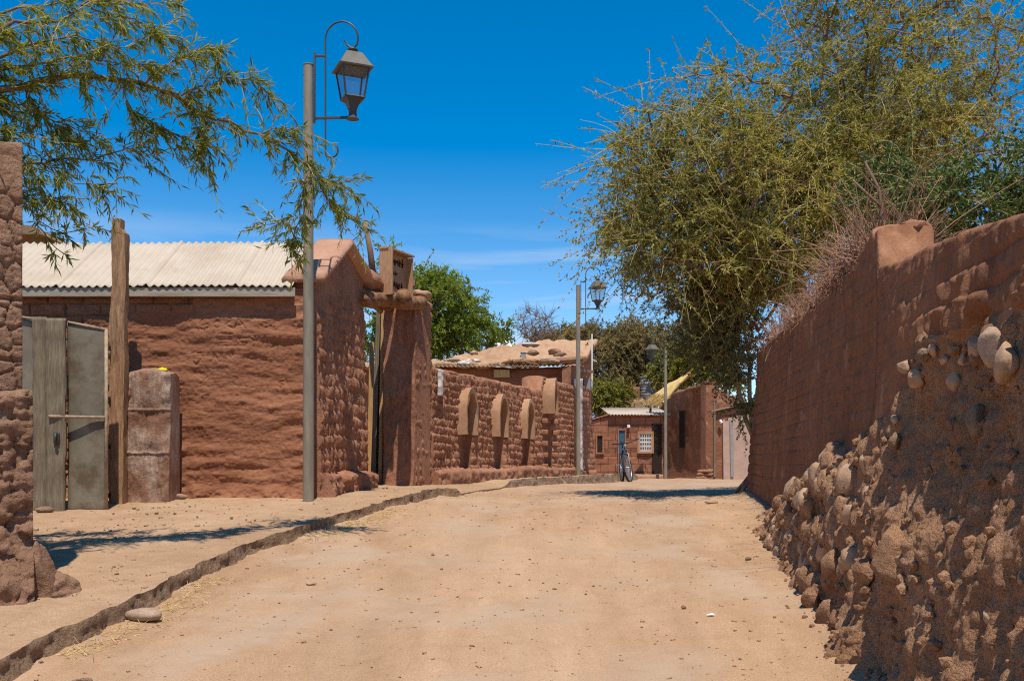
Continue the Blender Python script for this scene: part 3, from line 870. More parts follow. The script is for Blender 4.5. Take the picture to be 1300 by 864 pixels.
zb5 = walk_z(5.3) - .1
o = relief('wall_base', (-2.56 - 2.6 * math.cos(R(28)), 5.32 - 2.6 * math.sin(R(28))), (-2.56, 5.32), lambda u: zb5 + np.interp(u, [0, 2.6], [-.16, 0]), lambda u: np.full(u.shape, ZZ(497, 5.32)), .010, h_near2, .58, M['nearmud'], None, 1, .04, seed=4)
at(o, t)
for k, (fx, fy_, r) in enumerate([(-2.64, 5.25, (.16, .20, .16)), (-2.52, 5.42, (.14, .17, .11)), (-2.55, 5.33, (.11, .13, .26)), (-2.43, 5.36, (.09, .10, .05))]):
    o = rock('mud_foot', (0, 0, 0), r, M['nearmud'], (0, 0, k), 5, .35, 40 + k, None, .15); o.location = (fx, fy_, zb5 + .08); at(o, t)

# ------------------------------------------------------------------ left house
HY = 9.35
hz0 = float(walk_z(HY)) - .06
house = thing('adobe_house', 'low brown mud house with cream corrugated roof and scratched front wall, left of the street', 'house', loc=(-1.9, HY, hz0))
def wp(x, y): return (XZ(230 + x / 7.856, HY), ZZ(390 + y / 7.856, HY))
letters = [[(300,95),(230,105),(190,150),(190,215),(235,225),(285,190),(270,165),(215,180)],
 [(360 + 32*math.cos(a*PI/4), 172 + 36*math.sin(a*PI/4)) for a in range(9)],
 [(428,130),(432,215)], [(495,140),(432,175),(525,210)], [(530,215),(575,118),(648,218)], [(552,180),(612,176)],
 [(820,150),(900,186)], [(835,206),(930,166)],
 [(515,268),(378,265),(355,382),(545,386),(578,366)], [(365,326),(505,320)], [(660,305),(590,308),(588,345),(655,350),(640,380),(575,382)],
 [(680,300),(745,345),(778,298)], [(745,345),(725,388)], [(815,385),(838,290),(870,385)], [(822,350),(862,348)], [(945,300),(882,318),(905,340),(960,352),(900,400)],
 [(105,450),(112,535)], [(103,450),(190,455),(217,495),(150,575),(112,535)], [(305,540),(332,470),(380,545)], [(440,555),(458,458),(508,520),(520,450)], [(690,470),(640,490),(700,520),(760,500)],
 [(190,700),(225,725),(262,690)], [(225,725),(216,748)], [(1015,735),(962,742),(1018,782),(975,802),(962,760)], [(1040,720),(1065,792)]]
letters = [[(wp(*p)[0] - (-7.5), wp(*p)[1]) for p in poly] for poly in letters]
def h_house(U, Z):
    X = U - 7.5
    wv = Z + .03 * fbm(U * 1.3, Z * 1.0, 0, 3, 91)
    r = np.sin(2 * PI * wv / .15 + 2.2 * vn(U * .9, Z * 2, 0, 92))
    am = .35 + .65 * np.clip(.5 + vn(U * 1.6, Z * 3.5, 0, 93), 0, 1)
    smooth = .0055 * r * am + .022 * fbm(U * 1.9, Z * 4.2, 0, 5, 94) + .0045 * fbm(U * 4, Z * 18, 0, 4, 95) + .0035 * fbm(U * 34, Z * 26, 0, 3, 90)
    # bare bricks toward the left part
    k = np.floor(Z / .115); uu = U / .33 + .5 * (k % 2)
    fu = np.abs(uu - np.floor(uu) - .5) * 2; fz = np.abs(Z / .115 - k - .5) * 2
    mort = np.maximum(sstep(.9, 1, fu), sstep(.76, .98, fz))
    brick = -.022 * mort + .012 * (_h(np.floor(uu), k, k * 0, 96) - .5) + .012 * fbm(U * 9, Z * 12, 0, 4, 97) - .012
    mB = 1 - sstep(-4.05, -3.85, X + .10 * fbm(U * 2, Z * 2.5, 0, 3, 98) - np.where(Z > EYE + 1.25, .3, 0))
    mB = np.maximum(mB, sstep(EYE + 1.36, EYE + 1.42, Z) * (X < -3.0))
    h = smooth * (1 - mB) + brick * mB
    foot = np.exp(-np.maximum(0, Z - (hz0 + .06)) / .10)
    h = h + .06 * foot + foot * .03 * fbm(U * 9, Z * 9, 0, 4, 99) - .035 * np.exp(-((Z - hz0 - .33) / .03) ** 2) * np.clip(vn(U * 2, 0, 0, 100) + .3, 0, 1)
    return h - .009 * carve(U, Z, letters, .0065)
o = relief('front_wall', (-7.5, HY), (-1.85, HY), hz0, EYE + 1.62, .0075, h_house, .25, M['adobe'], None, 1, .02, zres=.0075, seed=6); at(o, house)
GA, GB = (-1.85, HY + .02), (-1.645, 11.0)
GL = math.hypot(GB[0] - GA[0], GB[1] - GA[1])
gtop = lambda u: np.interp(u, [0, .92, GL], [EYE + 1.72, EYE + 2.22, EYE + 1.98])
def h_gable(U, Z):
    c = Z / .118 + .35 * vn(U * 1.6, Z * 1.2, 0, 101)
    k = np.floor(c); fr = c - k
    b = np.sqrt(np.maximum(0, 1 - (2 * fr - 1) ** 2))
    uu = U / .2 + .5 * (k % 2) + .4 * vn(U * 3, k * 3.1, 0, 102)
    bu = np.abs(uu - np.floor(uu) - .5) * 2
    lump = b * (1 - .22 * sstep(.55, 1, bu)) * (.75 + .4 * vn(U * 6, k * 4.7, 0, 108))
    zt = np.interp(U, [0, .92, GL], [EYE + 1.72, EYE + 2.22, EYE + 1.98])
    mk = 1 - sstep(-.50, -.36, Z - zt + .10 * vn(U * 3, 0, 0, 109))
    tuft = (1 - 2.2 * np.abs(vn(U * 20 + fr * .9, k * 5.1, 0, 107))) * .55 + vn(U * 52 + fr * 1.6, k * 7.7, 0, 106) * .5
    h = (.016 * lump + .026 * b * tuft) * mk + .018 * fbm(U * 20 + Z * 2, Z * 5, 0, 5, 103) * (.12 + .88 * mk) + .012 * fbm(U * 40, Z * 10, 0, 3, 104) * (.3 + .7 * mk)
    return h + .05 * np.clip(1 - (Z - hz0) / 2.0, 0, 1)
o = relief('gable_wall', GA, GB, hz0 - .02, gtop, .0085, h_gable, .27, M['adobe2'], None, 1, .02, seed=7); at(o, house)
def h_plinth(U, Z): return .03 * fbm(U * 9, Z * 9, 0, 5, 105) + .012 * fbm(U * 26, Z * 20, 0, 3, 106)
gd = np.array([GB[0] - GA[0], GB[1] - GA[1]]) / GL; gn = np.array([gd[1], -gd[0]])
a0 = np.array(GA) + gn * .16 + gd * .02; b0 = np.array(GB) + gn * .16 + gd * .05
o = relief('plinth', a0, b0, hz0 - .03, lambda u: np.interp(u, [0, GL], [hz0 + .27, hz0 + .29]), .012, h_plinth, .2, M['adobe2'], None, 1, .05, seed=8); at(o, house)
# sloping mud coping over the gable wall
def coping(u0, u1, z0, z1, nm):
    b = MB(); n = 14; V = []; 
    th = .075
    for i in range(n + 1):
        s = i / n; u = u0 + (u1 - u0) * s; z = z0 + (z1 - z0) * s
        for off, dz in ((.105, 0), (.115, th * .6), (.08, th), (-.14, th + .008), (-.28, th), (-.31, th * .5), (-.30, 0)):
            w = 1 + .0
            j = mnoise.noise(Vector((u * 3, off * 9, z))) * .012
            p = np.array(GA) + gd * u + gn * (off + j)
            V.append((p[0], p[1], z + dz + j))
    Fs = []
    for i in range(n):
        for k in range(7):
            Fs.append((i*7+k, (i+1)*7+k, (i+1)*7+(k+1) % 7, i*7+(k+1) % 7))
    Fs.append(tuple(range(7))); Fs.append(tuple(reversed(range(n*7, n*7+7))))
    b.add(V, Fs); return b
cp = coping(-.07, .93, EYE + 1.66, EYE + 2.215, '')
c2 = coping(.93, GL + .05, EYE + 2.215, EYE + 1.96, '')
cp.add(c2.v, c2.f)
o = cp.build('coping', M['coping'], None, True); at(o, house)
# corrugated roof
rx0, rx1 = -7.6, -2.04
nx = int((rx1 - rx0) / .0095); xs = np.linspace(rx0, rx1, nx)
e0 = (HY - .10, EYE + 1.615); e1 = (HY + .90, EYE + 2.235); e2 = (11.1, EYE + 1.8)
prof = [(e0[0] + (e1[0] - e0[0]) * s, e0[1] + (e1[1] - e0[1]) * s) for s in np.linspace(0, 1, 12)] + [(e1[0] + (e2[0] - e1[0]) * s, e1[1] + (e2[1] - e1[1]) * s) for s in (.02, .5, 1)]
prof = np.array(prof)
cor = .011 * np.sin(2 * PI * xs / .076)
sag = .012 * vn(xs * .7, 2, 0, 111)
lap = np.where((xs - rx0) % .83 < .06, .011, 0)
V = np.stack([np.repeat(xs[:, None], len(prof), 1), np.repeat(prof[None, :, 0], nx, 0), prof[None, :, 1] + cor[:, None] + sag[:, None] + lap[:, None]], -1).reshape(-1, 3)
m_ = len(prof); i = np.arange(nx - 1)[:, None] * m_; j = np.arange(m_ - 1)[None]
a = (i + j).ravel(); q = np.stack([a, a + m_, a + m_ + 1, a + 1], 1)
o = mesh_np('roof', V, q, M['corrugated'], None, True); md = o.modifiers.new('thick', 'SOLIDIFY'); md.thickness = .004; at(o, house)
b = MB(); b.box((( rx0 - 2.02) / 2, HY - .070, EYE + 1.565), (rx1 - rx0 + .02, .028, .085), bev=.004)
o = b.build('fascia', M['fascia'], None); at(o, house)
b = MB(); b.box((-4.7, 11.05, hz0 + 1.0), (5.6, .2, 2.2)); b.box((-7.4, 10.2, hz0 + 1.0), (.2, 1.5, 2.0))
o = b.build('back_wall', M['adobe'], None); at(o, house)

# ------------------------------------------------------------------ sheet-metal gate
gy = 8.5
gt = thing('metal_gate', 'tall faded olive sheet metal gate with upright grey boards, beside the wooden post', 'gate', loc=(XZ(80, gy), gy, float(walk_z(gy)) - .02))
def panel(x0, y0, x1, y1, zb0, zb1, zt0, zt1, nm, mat, dent=.012, th=.006, seed=0, res=.03):
    L = math.hypot(x1 - x0, y1 - y0); nu = max(3, int(L / res)); nv = max(3, int((zt0 - zb0) / res))
    u, v = np.meshgrid(np.linspace(0, 1, nu), np.linspace(0, 1, nv), indexing='ij')
    dn = np.array([y1 - y0, -(x1 - x0)]) / L
    h = dent * fbm(u * L * 2.2 + seed, v * 3, 0, 3, 120 + seed)
    X = x0 + (x1 - x0) * u + dn[0] * h; Y = y0 + (y1 - y0) * u + dn[1] * h
    zb = zb0 + (zb1 - zb0) * u; zt = zt0 + (zt1 - zt0) * u
    Z = zb + (zt - zb) * v
    V = np.stack([X, Y, Z], -1).reshape(-1, 3); i = np.arange(nu - 1)[:, None] * nv; j = np.arange(nv - 1)[None]
    a = (i + j).ravel(); q = np.stack([a, a + nv, a + nv + 1, a + 1], 1)
    o = mesh_np(nm, V, q, mat, None, True); md = o.modifiers.new('thick', 'SOLIDIFY'); md.thickness = th; md.offset = -1
    return o
zb = float(walk_z(gy)) - .02
xa, xb, xc, xd, xe = XZ(14, gy), XZ(47, gy), XZ(63, gy), XZ(87, gy), XZ(133, gy)
at(panel(xa - .5, gy + .22, xb, gy + .02, zb, zb, ZZ(388, gy), ZZ(406, gy), 'sheet', M['sheet'], seed=1), gt)
at(panel(xd - .01, gy + .005, xe, gy + .03, zb, zb, ZZ(409, gy), ZZ(418, gy), 'sheet', M['sheet'], .016, seed=2), gt)
bd = MB()
def board(x0, x1, y, zb, zt, nm, seed):
    o = rough_box(nm, [(x0, y - .02), (x1, y - .02), (x1, y + .012), (x0, y + .012)], zb, zt, .03, .007, 6, M['plank'], None, seed); at(o, gt)
board(xb - .015, xc - .004, gy - .03, zb - .02, ZZ(403, gy), 'board', 1)
board(xc + .002, xd, gy - .05, zb - .03, ZZ(405, gy), 'board', 2)
bm_ = MB()
zm = ZZ(528, gy)
bm_.tube([(xa - .4, gy + .15, zm + .03), (xb, gy - .02, zm + .01)], .014, 6); bm_.tube([(xc + .03, gy - .085, zm - .005), (xe, gy + .005, zm - .01)], .014, 6)
at(bm_.build('crossbar', M['sheetrust'], None, True), gt)
bm_ = MB()
bm_.tube([(xd, gy - .01, ZZ(409, gy)), (xe + .01, gy + .02, ZZ(418, gy))], .012, 6); bm_.tube([(xe + .005, gy + .02, zb), (xe + .005, gy + .02, ZZ(417, gy))], .015, 6)
bm_.tube([(xa - .5, gy + .21, ZZ(388, gy)), (xb, gy, ZZ(405, gy))], .012, 6); bm_.tube([(xb - .02, gy + .0, zb), (xb - .02, gy + .0, ZZ(405, gy))], .012, 6)
at(bm_.build('rim', M['sheetrust'], None, True), gt)
bm_ = MB(); bm_.tube([(XZ(77, gy), gy - .09, ZZ(549, gy)), (XZ(77, gy), gy - .11, ZZ(556, gy)), (XZ(78, gy), gy - .09, ZZ(565, gy))], .012, 8)
bm_.box((XZ(77, gy), gy - .078, ZZ(556, gy)), (.05, .012, .09), bev=.003)
at(bm_.build('latch', M['iron'], None, True), gt)

# wooden post
py_ = 8.9
pz = float(walk_z(py_)) - .05
t = thing('wooden_post', 'tall notched weathered timber post leaning slightly, between metal gate and whitewashed stub', 'post', loc=(XZ(152, py_), py_, pz))
nst = 60; pts = np.linspace(0, 1, nst); Vp = []
zt_ = ZZ(279, py_)
sq = [(-1, -1), (0, -1.05), (1, -1), (1.05, 0), (1, 1), (0, 1.02), (-1, 1), (-1.04, 0)]
for s in pts:
    z = pz + (zt_ - pz) * s
    cx = XZ(149 + 4.5 * s, py_) ; hw = .067 * (1 - .10 * s)
    for (a, b) in sq:
        k = mnoise.noise(Vector((a * 2, b * 2, z * 2.5))) * .016 + mnoise.noise(Vector((a * 5, b * 5, z * 12))) * .006
        sx, sy = a * hw, b * hw * .8
        if z > ZZ(294, py_) and a > .3: sx = hw * .25          # cut tenon at the top
        if z > ZZ(294, py_): sx += .004
        Vp.append((cx + sx + k, py_ + sy + k * .7, z))
Fp = [(i*8+k, i*8+(k+1) % 8, (i+1)*8+(k+1) % 8, (i+1)*8+k) for i in range(nst - 1) for k in range(8)] + [tuple(reversed(range(8))), tuple(range((nst-1)*8, nst*8))]
b = MB(); b.add(Vp, Fp); o = b.build('timber', M['wood'], None, True); autosmooth(o, 35); at(o, t)
for py in (443, 454, 507, 567, 628):
    b = MB(); b.box((XZ(141.5, py_), py_ - .066, ZZ(py, py_)), (.036, .012, .036)); at(b.build('mortise', M['dark'], None), t)

# whitewashed stub of wall
sy = 8.95
x0, x1 = XZ(162, sy), XZ(214, sy)
szb = float(walk_z(sy)) - .06
def h_stub(U, Z):
    ln = sum(np.exp(-((Z - ZZ(y, sy) - .006 * vn(U * 12, y, 0, 131)) / .008) ** 2) for y in (520, 575))
    vs = np.minimum(0, fbm(U * 20, Z * 3.5, 0, 4, 132)) * .018
    return .012 * ln + vs + .018 * fbm(U * 5, Z * 4, 0, 4, 133) - .05 * sstep(.30, .40, U + .04 * vn(Z * 9, 0, 0, 134)) + .02 * np.exp(-(Z - szb) / .1)
t = thing('wall_stub', 'short free standing wall stub with worn white paint, right of the wooden post', 'wall', loc=(x0, sy, szb))
o = relief('stub_face', (x0, sy), (x1, sy), szb, lambda u: ZZ(469, sy) - .03 * (u / .36) + .03 * np.sin(u * 8), .009, h_stub, .30, M['whitewash'], None, 1, .05, seed=9); at(o, t)
o = rough_box('broken_edge', [(x0 - .075, sy + .02), (x0 + .02, sy + .02), (x0 + .02, sy + .27), (x0 - .075, sy + .27)], szb, ZZ(474, sy), .03, .022, 9, M['adobe2'], None, 12); at(o, t)
b = MB()
o = rock('yellow_cloth', (0, 0, 0), (.035, .03, .022), M['yellow'], (0, 0, .3), 3, .45, 5); o.location = (XZ(201, sy), sy + .1, ZZ(469, sy) + .002)
tag(o, 'crumpled bright yellow cloth lying on top of the whitewashed wall stub', 'cloth')

# ------------------------------------------------------------------ street lamps
S_ = .00712
def make_lamp(name, label, X, Y, zb, H, rz, group):
    k = H / 3.94
    root = thing(name, label, 'street lamp', group, (X, Y, zb), rz)
    b = MB(); b.tube([(0, 0, -.1), (0, 0, .05), (0, 0, H)], [.052 * k, .049 * k, .043 * k], 16); b.tube([(0, 0, H), (0, 0, H + .006)], .047 * k, 16)
    o = b.build('pole', M['pole'], root, True); autosmooth(o, 50)
    def q(px, py): return Vector(((px - 391.5) * S_ * k, 0, H - (py - 82) * S_ * k))
    b = MB()
    # flat strap on the pole
    p0, p1 = q(399.4, 66), q(399.4, 156); b.box((p0 + p1) / 2, (.014 * k, .03 * k, (p0 - p1).length), bev=.002)
    curl = [q(413.5, 190), q(413.5, 55)] + [q(434.5 - 21 * math.cos(a), 50 - 22 * math.sin(a)) for a in np.linspace(.05, PI - .05, 14)] + [q(455.2, 53), q(454, 58), q(451, 61), q(446, 61.5), q(441, 58), q(438.5, 52)]
    b.tube(curl, .0085 * k, 8)
    hook = [q(413.5, 190)] + [q(421.5 - 8 * math.cos(a), 192 + 7.5 * math.sin(a)) for a in np.linspace(.1, PI, 8)] + [q(429, 187), q(426.5, 184), q(423.5, 182.5)]
    b.tube(hook, .0085 * k, 8)
    for (a, c, r) in ((q(399, 71), q(414, 71), .012), (q(399, 150), q(448, 149.5), .014)):
        m = (a + c) / 2; b.box(m, ((c - a).length, r * 1.4 * k, r * 1.7 * k), ry=0, bev=.002)
    for py in (94, 121): b.tube([q(384, py), q(401, py)], .006 * k, 6)
    o = b.build('bracket', M['iron'], root, True); autosmooth(o, 45)
    # lantern, four-sided, turned about its stem
    c = q(448.5, 150); W = S_ * k
    b = MB()
    L = lambda prof, s=1.0: [(r * s * W, -(py - 150) * W) for r, py in prof]
    b.lathe(c, L([(8.5, 152), (5.5, 149), (5.0, 143), (5.5, 139.5)]), 14)
    rot = R(45 + 28)
    b.lathe(c, L([(9, 139.8), (15, 131), (22.6, 127.5), (22.6, 125.2)], .74), 4, rot)
    o = b.build('lantern', M['iron'], root, False)
    lan = o
    r_ = MB(); r_.lathe(c, L([(41.5, 90.5), (42.5, 89), (38, 87), (31, 81), (22, 72), (17, 69.2), (7, 68)], .73), 4, rot); r_.build('lantern_roof', M['lampcap'], lan)
    f_ = MB(); f_.lathe(c, L([(4, 70), (3.5, 67), (7, 65.5), (7, 64), (2.5, 62)]), 14); f_.build('finial', M['iron'], lan, True)
    fr = MB(); gl = MB()
    for i in range(4):
        a0, a1 = rot + i * PI / 2, rot + (i + 1) * PI / 2
        def cor(a, r, py): return c + Vector((r * W * math.cos(a), r * W * math.sin(a), -(py - 150) * W))
        t0, b0 = cor(a0, 24, 90), cor(a0, 16.7, 126.5); t1, b1 = cor(a1, 24, 90), cor(a1, 16.7, 126.5)
        fr.tube([t0, b0], .009 * k, 6); fr.tube([t0, t1], .009 * k, 6); fr.tube([b0, b1], .010 * k, 6)
        gl.add([t0 * .985 + c * .015 * 1, b0 * .985 + c * .015, b1 * .985 + c * .015, t1 * .985 + c * .015], [(0, 1, 2, 3)])
    fr.build('lantern_frame', M['iron'], lan); gl.build('lantern_glass', M['glass'], lan)
    return root
lg = 'street lamps along the dirt street'
make_lamp('street_lamp', 'tall grey pole street lamp with curled iron bracket by the corrugated roof house', XZ(391.5, 9.0), 9.0, float(walk_z(9.0)), 3.94, R(-4), lg)
make_lamp('street_lamp', 'street lamp on grey pole in front of the far end of the arched wall', XZ(734, 18.2), 18.2, float(walk_z(18.2)), 3.47, R(-4), lg)
make_lamp('street_lamp', 'farthest street lamp, its lantern hanging left of the pole, before the thatched house', XZ(845, 26.6), 26.6, float(road_z(26.6)) - .02, 3.52, R(180), lg)

# ------------------------------------------------------------------ gateway: pier, logs, sign
pzb = float(walk_z(12.1)) - .08
t = thing('gate_pier', 'brown mud gate pier holding up the log lintel, left of the arched wall', 'pier', loc=(-1.4, 12.1, pzb))
def h_pier(U, Z): return .014 * fbm(U * 5, Z * 4, 0, 4, 141) + .012 * fbm(U * 18, Z * 7, 0, 4, 142) + .05 * np.clip(1 - (Z - pzb) / .5, 0, 1) ** 2
pa, pb_, pc = (-1.565, 12.14), (-1.17, 12.0), (-1.0, 12.52)
o = relief('pier_front', pa, pb_, pzb, EYE + 1.965, .014, h_pier, .45, M['adobe2'], None, 1, .04, seed=11); at(o, t)
def h_pier2(U, Z):
    c = Z / .12 + .3 * vn(U * 2, Z, 0, 143); fr = c - np.floor(c)
    return .03 * np.sqrt(np.maximum(0, 1 - (2*fr - 1) ** 2)) + .018 * fbm(U * 14, Z * 6, 0, 4, 144) - .03
o = relief('pier_side', (pb_[0] + .004, pb_[1] + .012), pc, pzb, EYE + 1.99, .014, h_pier2, .40, M['adobe2'], None, 1, .05, seed=12); at(o, t)
o = rock('cap_stone', (-1.10, 12.28, EYE + 2.03), (.13, .16, .06), M['mudroof'], (0, 0, .3), 3, .25, 23); at(o, t)

t = thing('log_lintel', 'heavy rough log beams with heaped mud spanning the gateway under the wooden sign', 'lintel', loc=(-1.4, 11.6, EYE + 1.9))
def log(a, b_, r, seed, n=12):
    a, b_ = Vector(a), Vector(b_); k = MB(); pts = []; rr = []
    for i in range(n + 1):
        s = i / n; j = mnoise.noise_vector(Vector((s * 2.5, seed * 3.3, 0))) * .025
        pts.append(a.lerp(b_, s) + j); rr.append(r * (1 + .2 * mnoise.noise(Vector((s * 5, seed, 3)))))
    k.tube(pts, rr, 12); return k
for i, (a, b_, r) in enumerate([((-1.72, 10.95, EYE + 1.80), (-1.10, 12.10, EYE + 1.90), .09), ((-1.84, 11.0, EYE + 1.93), (-1.22, 12.2, EYE + 2.02), .07), ((-1.215, 11.12, EYE + 1.83), (-1.30, 12.25, EYE + 1.93), .085),
                               ((-1.98, 11.05, EYE + 1.80), (-1.42, 12.25, EYE + 1.90), .07), ((-1.60, 10.75, EYE + 1.74), (-1.56, 11.75, EYE + 1.76), .035)]):
    o = log(a, b_, r, i).build('log', M['logs'], None, True); at(o, t)
o = rock('mud_heap', (-1.68, 11.25, EYE + 2.0), (.16, .36, .12), M['adobe2'], (0, 0, -.45), 4, .3, 31); at(o, t)

# hanging sign box
sgl = thing('sign_board', 'small framed wooden sign with burnt lettering standing on the gateway logs', 'sign', loc=(-1.47, 11.35, EYE + 1.93), rz=math.atan2(.50, .235))
SW, SH = .52, .47
b = MB(); b.box((SW / 2, .02, SH / 2), (SW, .03, SH), bev=.003); b.build('board', M['signwood'], sgl)
b = MB()
b.box((-.012, -.05, SH / 2 - .02), (.024, .17, SH + .06), bev=.003); b.box((SW + .012, -.02, SH / 2 - .02), (.024, .11, SH + .02), bev=.003)
b.box((SW / 2, -.03, SH + .015), (SW + .07, .12, .022), bev=.003)
b.build('frame', M['signwood'], sgl)
b = MB(); rs = random.Random(4)
def strokes(x0, x1, z0, z1, n, th):
    for i in range(n):
        x = x0 + (x1 - x0) * (i + .5) / n; w = (x1 - x0) / n * .7
        for _ in range(3):
            b.box((x + rs.uniform(-.3, .3) * w, .0025, rs.uniform(z0, z1) * .5 + (z0 + z1) * .25), (th if rs.random() < .6 else w * .7, .004, (z1 - z0) * rs.uniform(.5, .95) if rs.random() < .6 else th), ry=rs.uniform(-.25, .25))
for args in ((.06, .46, .33, .42, 7, .022), (.17, .32, .20, .28, 2, .014), (.09, .43, .07, .15, 7, .010)):
    b = MB(); strokes(*args); b.box(((args[0] + args[1]) / 2, .0028, (args[2] + args[3]) / 2), (args[1] - args[0], .003, args[5] * .6)); b.build('lettering', M['ink'], sgl)
b = MB(); b.box((0, 0, 0), (.03, .60, .05), bev=.003)
o = b.build('strut', M['signwood'], sgl); o.location = (-.20, .14, .12); o.rotation_euler = (R(38), 0, R(62))
for nm, lab, p in (('floodlight', 'small black floodlight on the logs below the sign board', (XZ(497, 11.5), 11.42, ZZ(360, 11.5))), ('floodlight', 'small black floodlight at the right end of the log lintel beside the pier', (XZ(523, 11.9), 11.9, ZZ(362, 11.9)))):
    f = thing(nm, lab, 'floodlight', 'floodlights on the gateway', p, R(20))
    b = MB(); b.box((0, 0, .03), (.075, .06, .10), rx=R(25), bev=.008); b.build('housing', M['black'], f)
    b = MB(); b.box((0, -.034, .028), (.055, .006, .08), rx=R(25)); b.build('lens', M['steel'], f)
    b = MB(); b.tube([(0, .02, -.08), (0, .02, .02)], .010, 6); b.build('stem', M['steel'], f)

# gate leaf seen edge-on, and a yellow plank behind it
t = thing('wooden_gate', 'tall plank gate leaf standing open inside the log topped gateway', 'gate', loc=(-1.76, 12.2, pzb + .05))
for i, (px0, px1, top, mt) in enumerate([(474, 479, 392, 'plank'), (480, 484, 386, 'pinewood')]):
    y = 12.28 - .03 * i
    b = MB(); z1 = ZZ(top, y); z0 = pzb + .06
    xa0, xa1 = XZ(px0 - 4 * (1 - i), y), XZ(px1 - 3 * (1 - i), y); xt0, xt1 = XZ(px0 + 4, y), XZ(px1 + 4, y)
    b.hexa([(xa0, y, z0), (xa1, y, z0), (xa1, y + .5, z0), (xa0, y + .5, z0)], [(xt0, y, z1), (xt1, y, z1), (xt1, y + .5, z1), (xt0, y + .5, z1)])
    at(b.build('plank', M[mt], None), t)
b = MB(); y = 12.9; b.hexa([(XZ(466, y), y, pzb), (XZ(471, y), y, pzb), (XZ(471, y), y + .05, pzb), (XZ(466, y), y + .05, pzb)], [(XZ(469, y), y, ZZ(434, y)), (XZ(475, y), y, ZZ(434, y)), (XZ(475, y), y + .05, ZZ(434, y)), (XZ(469, y), y + .05, ZZ(434, y))])
tag(b.build('timber_prop', M['pinewood'], None), 'pale upright timber standing just behind the open gateway', 'timber')
b = MB(); b.box((XZ(464, 13.6), 13.6, ZZ(560, 13.6)), (.22, .1, .5), bev=.03)
tag(b.build('red_drum', M['red'], None), 'red object glimpsed through the gateway gap', 'drum')
b = MB(); y = 12.4; b.tube([(XZ(474, y), y, ZZ(352, y)), (XZ(470, y), y, ZZ(318, y)), (XZ(463, y), y, ZZ(281, y))], [.045, .036, .028], 8)
tag(b.build('leaning_pole', M['deadbark'], None, True), 'bare crooked wooden pole rising behind the gateway sign', 'pole')
for lab, a, c in (('upper thin black cable from the leaning pole to the house gable', (463, 290), (425, 312)), ('lower thin black cable sagging from the leaning pole behind the gable', (464, 299), (438, 316))):
    b = MB(); p0, p1 = P(a[0], a[1], 12.4), P(c[0], c[1], 10.6)
    b.tube([p0.lerp(p1, s) - Vector((0, 0, .06 * math.sin(s * PI))) for s in np.linspace(0, 1, 8)], .005, 5)
    tag(b.build('cable', M['black'], None, True), lab, 'cable', 'cables at the gateway')

# ------------------------------------------------------------------ arched wall
AA = np.array([-1.02, 12.5]); AB = np.array([1.19, 18.62]); AL = np.hypot(*(AB - AA)); ad = (AB - AA) / AL; an = np.array([ad[1], -ad[0]])
azb = lambda u: walk_z(AA[1] + ad[1] * u) - .06
t = thing('arched_wall', 'long brown mud brick wall with hooded arches, between gate pier and far building', 'wall', loc=(AA[0], AA[1], float(walk_z(AA[1]))))
def atop(u): return EYE + np.where(u < 4.42, 1.177, 1.40) + .0 * u
NICHES = [(.85 + .31, .245, .90), (2.10 + .31, .245, .90), (3.34 + .31, .245, .90), (4.42 + .33, .25, 1.28)]
def h_arch(U, Z):
    c = Z / .102 + .22 * vn(U * 1.4, Z * 1.1, 0, 151)
    k = np.floor(c); fr = c - k
    b = np.sqrt(np.maximum(0, 1 - (2 * fr - 1) ** 2)) * (.55 + .45 * fr)
    am = .75 + .35 * vn(U * 4, k * 5.3, 0, 152)
    top = sstep(EYE + .85, EYE + 1.05, Z) * (U < 4.4)
    st = fbm(U * 26 + Z * 3, Z * 5, 0, 4, 153)
    tuft = (1 - 2.2 * np.abs(vn(U * 19 + fr * .9, k * 5.1, 0, 158))) * .55 + vn(U * 44 + fr * 1.6, k * 7.7, 0, 159) * .5
    h = (.030 * b * am + .028 * b * tuft) * (1 - .35 * top) + .018 * st + .012 * fbm(U * 40, Z * 14, 0, 3, 154) + .012 * fbm(U * 1.2, Z * 1.5, 0, 2, 155)
    for c0, w0, z1 in NICHES:
        nm = sstep(w0 + .015, w0 - .015, np.abs(U - c0)) * sstep(EYE + z1 + .02, EYE + z1 - .02, Z)
        h = h * (1 - nm) + nm * (-.13 + .006 * fbm(U * 8, Z * 8, 0, 3, 157))
    return h
o = relief('wall_face', AA, AB, azb, atop, .0105, h_arch, .34, M['adobe2'], None, 1, .05, seed=14); at(o, t)
la = AA + an * .13; lb = AB + an * .13
o = relief('ledge', la, lb, azb, lambda u: azb(u) + .06 + .155 + .01 * np.sin(u * 2), .02, lambda U, Z: .02 * fbm(U * 8, Z * 12, 0, 4, 156), .16, M['adobe2'], None, 1, .06, seed=15); at(o, t)
